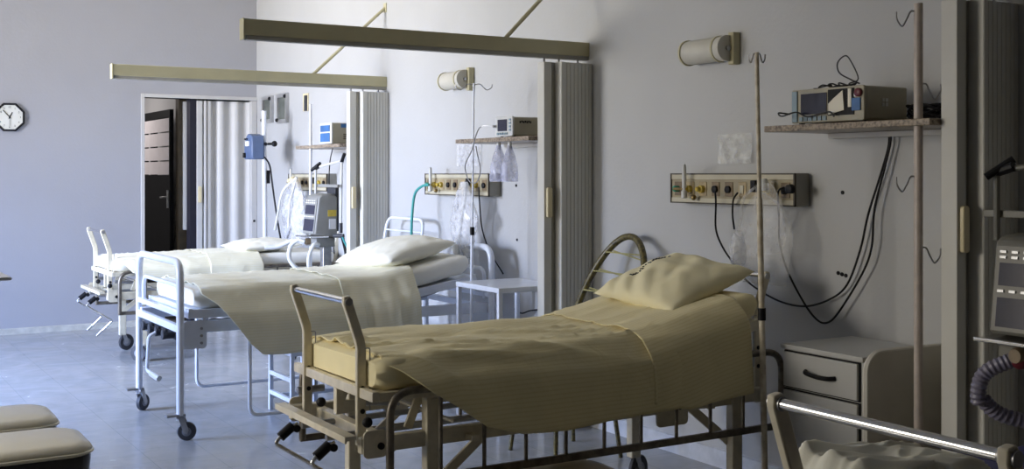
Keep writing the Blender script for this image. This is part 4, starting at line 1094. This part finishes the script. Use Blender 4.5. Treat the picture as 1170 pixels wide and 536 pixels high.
v3, corr, lower = make_vent(3.455, 8.64, 'pale grey ventilator with yellow sticker between the two far beds')
corr([(-.11, .02, .92), (-.16, .05, .93), (-.20, .10, .88), (-.20, .12, .78), (-.14, .10, .70), (-.05, .09, .66)], .019, 'tube_clear')
corr([(-.05, -.115, .90), (-.11, -.16, .90), (-.15, -.16, .80), (-.13, -.15, .68), (-.05, -.14, .58), (.02, -.13, .60)], .017, 'tube_clear')
corr([(-.06, .115, .90), (-.14, .2, .92), (-.24, .26, .875), (-.34, .30, .865)], .02, 'tube_clear')
MB().tube(smooth_path([(.11, -.17, .98), (.13, -.22, .8), (.12, -.2, .62), (.1, -.12, .5), (.08, -.06, .45)]), .006).tube(smooth_path([(.11, -.22, .97), (.12, -.25, .84), (.13, -.22, .68)]), .007).build('lead', 'black', v3)
MB().tube(smooth_path([(.10, -.23, .96), (.14, -.27, .82), (.12, -.26, .64), (.09, -.2, .52)]), .007).build('green_lead', 'teal', v3)
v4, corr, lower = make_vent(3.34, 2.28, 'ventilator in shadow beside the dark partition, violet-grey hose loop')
corr([(-.05, .0, .92), (-.09, .05, .90), (-.14, .11, .85), (-.14, .125, .76), (-.09, .10, .69), (0, .04, .66), (.03, 0, .68)], .026, 'tube_grey')
corr([(-.02, -.07, .90), (-.07, -.10, .86), (-.06, -.11, .76), (-.02, -.10, .6), (.0, -.09, .46)], .019, 'tube_grey')
MB().ball((-.08, .02, .905), .03, 8).build('red_port', 'red', v4)
MB().lathe([(.05, .40), (.085, .41), (.09, .44), (.08, .56), (.05, .58)], (.0, -.02, 0), 'z', 20).build('humidifier', 'brown_dark', v4)
lower(-.04)
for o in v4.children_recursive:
    if o.type == 'MESH' and o.data.materials[0] in (M['device_grey'], M['paper'], M['device_light']): o.data.materials[0] = M['device_shade'] if o.data.materials[0] is not M['paper'] else M['alu']  # shaded copies swapped in so this ventilator reads as standing in the dark

# ------------------------------------------------------------------ bedside cabinet with folded meal flap
cb = thing('bedside_cabinet', 'grey bedside cabinet with one drawer and folded side flap', 'cabinet', (3.63, 3.30, 0))
x0, x1, y0, y1, H = 3.42, 3.84, 3.09, 3.515, .755
MB().box((x0 + .018, y0, .05), (x1, y1, H - .02)).build('carcass', 'cabinet', cb, bevel=.002)
MB().box((x0, y0 - .006, H - .02), (x1, y1 + .006, H)).build('top', 'cabinet', cb, bevel=.003)
MB().box((x0 + .04, y0 + .02, 0), (x1 - .02, y1 - .02, .05)).build('plinth', 'cabinet', cb)
sg_ = MB().box((x0 + .011, y0 + .017, .580), (x0 + .0185, y1 - .007, .730)).box((x0 + .011, y0 + .017, .065), (x0 + .0185, y1 - .007, .575))  # black plates paint in the shadow lines around drawer and door
sg_.build('gap_shade', 'black', cb)
dr = child_of(MB().box((x0, y0 + .022, .585), (x0 + .018, y1 - .012, .725)).build('drawer', 'cabinet', cb, bevel=.003), cb)
MB().tube(smooth_path([(x0 + .002, 3.38, .66), (x0 - .022, 3.355, .658), (x0 - .026, 3.30, .652), (x0 - .022, 3.245, .652), (x0 + .002, 3.22, .654)], 6), [.009] * 25, 10).build('drawer_handle', 'black', dr)
do = child_of(MB().box((x0, y0 + .022, .07), (x0 + .018, y1 - .012, .57)).build('door', 'cabinet', cb, bevel=.003), cb)
MB().tube(smooth_path([(x0 + .002, 3.47, .42), (x0 - .022, 3.47, .40), (x0 - .026, 3.47, .35), (x0 - .022, 3.47, .30), (x0 + .002, 3.47, .28)], 6), .009, 10).build('door_handle', 'black', do)
flp = [(3.855, .16), (3.855, .775)] + [p for p in rrect(3.405, .16, 3.845, .775, .075, 7)[8:24]]
fl = child_of(MB().prism(flp, y0 - .048, y0 - .026, 'xz').build('meal_flap', 'flap', cb), cb)
pth = [V((a, y0 - .037, b)) for a, b in flp]
MB().tube(pth, .0125, 6, closed=True).build('edge_band', 'cabinet_edge', fl)
MB().box((3.44, y0 - .027, .70), (3.47, y0 + .002, .74)).box((3.75, y0 - .027, .70), (3.78, y0 + .002, .74)).build_each('flap_hinge', 'black', cb)

# ------------------------------------------------------------------ white side table and step stool
tb = thing('side_table', 'white metal side table between middle bed and grey partition', 'table', (3.56, 5.92, 0))
x0, x1, y0, y1, H = 3.34, 3.78, 5.66, 6.17, .805
MB().box((x0, y0, H - .03), (x1, y1, H)).build('tabletop', 'white_metal', tb, bevel=.004)
for xx in (x0 + .015, x1 - .015):
    for yy in (y0 + .015, y1 - .015): MB().box((xx - .013, yy - .013, 0), (xx + .013, yy + .013, H - .03)).build('leg', 'white_metal', tb, bevel=.003)
MB().box((x0 + .02, y0 + .01, .20), (x1 - .02, y1 - .01, .212)).build('lower_shelf', 'white_metal', tb)
ss = thing('step_stool', 'white metal step stool on the floor below the middle bed cover', 'step stool', (2.62, 6.72, 0))
for (xa, H, ya, yb) in ((2.43, .40, 6.52, 6.92), (2.75, .20, 6.52, 6.92)):
    MB().box((xa, ya, H - .025), (xa + .30, yb, H)).build('step', 'white_metal', ss, bevel=.004)
for yy in (6.535, 6.905):
    for xx, H in ((2.445, .38), (2.735, .38), (3.035, .18)): MB().box((xx - .013, yy - .013, 0), (xx + .013, yy + .013, H)).build('leg', 'white_metal', ss, bevel=.003)
    MB().box((2.44, yy - .01, .07), (3.03, yy + .01, .095)).build('side_bar', 'white_metal', ss)
for zz in (.10, .22): MB().box((2.435, 6.53, zz), (2.455, 6.91, zz + .025)).build('cross_bar', 'white_metal', ss)

# ------------------------------------------------------------------ chairs against the wall
def hoop_chair(cx_, cy_, hw, ztop, zmid, lean, rt, m, ms, label, squar, strings, group, seat_m):
    t = thing('cord_chair' if not squar else 'wire_chair', label, 'chair', (cx_ - .2, cy_, 0), group)
    def P(yy, z, b=0): return V((cx_ + max(0, z - zmid) * lean + b, cy_ + yy, z))
    H = ztop - zmid; pth = []
    if not squar:
        for k in range(33):
            a = PI * k / 32; pth.append(P(hw * math.cos(a), zmid + H * math.sin(a)))
        pth = [P(hw * .96, .42)] + pth + [P(-hw * .96, .42)]
    else:
        pth = round_path([P(hw, .42), P(hw * .98, ztop), P(-hw * .98, ztop), P(-hw, .42)], .09, 7)
    ho = child_of(MB().tube(pth, rt, 12).build('back_hoop', m, t), t)
    st = MB()
    for k in range(strings):
        z = .50 + (ztop - .09 - .50) * k / (strings - 1)
        w = hw * (math.sqrt(max(0.02, 1 - max(0, (z - zmid) / H) ** 2)) if not squar else .98)
        if squar: st.cyl(P(w, z), P(-w, z), .006, 8)
        else:
            st.cyl(P(w, z, -.012), P(-w, z, -.012), .004, 6); st.cyl(P(w, z + .012, .012), P(-w, z - .03, .012), .004, 6)
    st.build('back_strings' if not squar else 'back_bars', ms, t)
    sr = MB().tube([V((cx_ - .24 + .24 * math.cos(2 * PI * k / 28), cy_ + hw * .95 * math.sin(2 * PI * k / 28), .43)) for k in range(28)], rt, 10, closed=True)
    sr = sr.build('seat_ring', m, t)
    sw = MB()
    for k in range(11):
        s_ = -.88 + 1.76 * k / 10; w = .24 * math.sqrt(1 - s_ * s_)
        sw.cyl((cx_ - .24 - w, cy_ + hw * .95 * s_, .435), (cx_ - .24 + w, cy_ + hw * .95 * s_, .435), .006, 6)
    sw.build('seat', ms, t)
    for sx, sy in ((-1, -1), (-1, 1), (1, -1), (1, 1)):
        MB().tube([(cx_ - .24 + sx * .16, cy_ + sy * hw * .62, .425), (cx_ - .24 + sx * .20, cy_ + sy * hw * .80, .0)], .012, 10).build('leg', m, t)
    return t
hoop_chair(3.60, 5.02, .27, 1.115, .66, .40, .0185, 'wicker', 'string', 'olive cord chair with round hoop back by the grey partition', False, 6, 'chairs against the wall', 'string')
hoop_chair(3.63, 7.70, .31, 1.125, .66, .26, .0115, 'white_metal', 'white_metal', 'white wire-backed chair behind the middle bed pillow', True, 8, 'chairs against the wall', 'white_metal')

# ------------------------------------------------------------------ padded stools
def stool(cx_, cy_, H, w, d, mt, label, rot=0):
    t = thing('padded_stool', label, 'stool', (cx_, cy_, 0), 'low padded stools')
    R = Matrix.Translation((cx_, cy_, 0)) @ Matrix.Rotation(rot, 4, 'Z') @ Matrix.Translation((-cx_, -cy_, 0))
    def ring(k, z, r=.1): return [V((cx_ + a * k, cy_ + b * k, z)) for a, b in rrect(-w / 2, -d / 2, w / 2, d / 2, r, 6)]
    MB().loft([ring(.97, H - .05), ring(1.0, H - .045), ring(1.0, H - .03), ring(.96, H - .015), ring(.80, H - .003), ring(.4, H + .004)]).move(R).build('seat', mt, t, sharp=50)
    MB().tube([p for p in ring(1.005, H - .04)], .006, 6, closed=True).move(R).build('piping', mt, t)
    MB().loft([ring(.78, .03), ring(.80, .05), ring(.90, H * .5), ring(.975, H - .075), ring(.975, H - .05)]).move(R).build('body', 'stool_black' if mt == 'stool_top' else 'brown_dark', t, sharp=50)
    for sx in (-1, 1):
        for sy in (-1, 1): MB().cyl((cx_ + sx * w * .28, cy_ + sy * d * .28, 0), (cx_ + sx * w * .28, cy_ + sy * d * .28, .035), .018, 10).move(R).build('foot', 'rubber', t)
stool(.725, 4.79, .435, .43, .42, 'stool_top', 'cream-topped black stool, the nearer of the pair on open floor')
stool(.70, 5.36, .435, .43, .42, 'stool_top', 'cream-topped black stool, the one behind on the open floor')
stool(2.36, 3.56, .365, .46, .36, 'stool_tan', 'tan-topped stool on the floor under the front bed', -.1)

# overbed table at the left edge
ot = thing('overbed_table', 'thin white-topped overbed table on a dark column beside the stools', 'table', (.45, 4.0, 0))
MB().box((-.22, 3.80, 1.128), (.532, 4.20, 1.138)).build('tabletop', 'white_metal', ot, bevel=.006)
MB().box((.462, 3.97, .06), (.512, 4.03, 1.128)).build('column', 'navy_jamb', ot, bevel=.004)
MB().bar((.50, 3.78, .045), (.50, 4.22, .045), .05, .03).bar((-.15, 3.8, .045), (.5, 3.8, .045), .04, .03).bar((-.15, 4.2, .045), (.5, 4.2, .045), .04, .03).build('base', 'steel', ot, bevel=.003)
for xx in (-.14, .46):
    for yy in (3.8, 4.2): MB().cyl((xx, yy - .012, .02), (xx, yy + .012, .02), .02, 14).build('wheel', 'rubber', ot)

# ------------------------------------------------------------------ light
LP = (178, 350, 35, 22)
def area(name, loc, rot, sx, sy, power, col, spread=180):
    l = bpy.data.lights.new(name, 'AREA'); l.shape = 'RECTANGLE'; l.size = sx; l.size_y = sy; l.energy = power; l.color = col; l.spread = math.radians(spread)
    o = bpy.data.objects.new(name, l); C.objects.link(o); o.location = loc; o.rotation_euler = rot; return o
# daylight and side fill through the windows of the left wall (area lamps stand just outside the openings)
wy = (WINS[0][0] + WINS[0][1]) / 2; wz = (WZ0 + WZ1) / 2
area('window_daylight', (XL - .25, wy, wz), (0, -PI / 2 - math.radians(12), math.radians(9)), WZ1 - WZ0, WINS[0][1] - WINS[0][0], LP[0], (1.0, .95, .86), 90)
area('window_skylight', (XL - .25, wy, wz), (0, -PI / 2 + math.radians(38), math.radians(12)), WZ1 - WZ0, WINS[0][1] - WINS[0][0], LP[1], (.34, .52, 1.0), 96)
wy = (WINS[1][0] + WINS[1][1]) / 2
area('side_fill', (XL - .25, wy, wz), (0, -PI / 2 + math.radians(18), -math.radians(24)), WZ1 - WZ0, WINS[1][1] - WINS[1][0], LP[2], (1.0, .93, .82), 78)  # added fill for the front bed, also makes the push bar glint
area('corridor_light', (2.3, YB + 1.6, 2.65), (0, 0, 0), .8, .8, LP[3], (1, .93, .92))

w = bpy.data.worlds.new('sky'); bpy.context.scene.world = w; w.use_nodes = True
nt = w.node_tree; bg = nt.nodes['Background']
sky = nt.nodes.new('ShaderNodeTexSky'); sky.sky_type = 'NISHITA'; sky.sun_disc = False; sky.sun_elevation = math.radians(40); sky.sun_rotation = math.radians(200)
nt.links.new(sky.outputs[0], bg.inputs['Color']); bg.inputs['Strength'].default_value = .03

# ------------------------------------------------------------------ camera
cd = bpy.data.cameras.new('camera'); cam = bpy.data.objects.new('camera', cd); C.objects.link(cam)
cam.location = (0, 0, CAMH); cam.rotation_euler = (PI / 2, 0, -YAW)
cd.sensor_width = 36; cd.lens = F / 1170 * 36; cd.shift_y = -(268 - HY) / 1170; cd.clip_start = .05
sc = bpy.context.scene; sc.camera = cam
sc.view_settings.view_transform = 'Standard'; sc.view_settings.look = 'None'; sc.view_settings.exposure = 0.0
sc.cycles.use_denoising = True; sc.cycles.max_bounces = 10; sc.cycles.diffuse_bounces = 6; sc.cycles.transparent_max_bounces = 16
for o in bpy.data.objects:
    if '_o' in o: del o['_o']
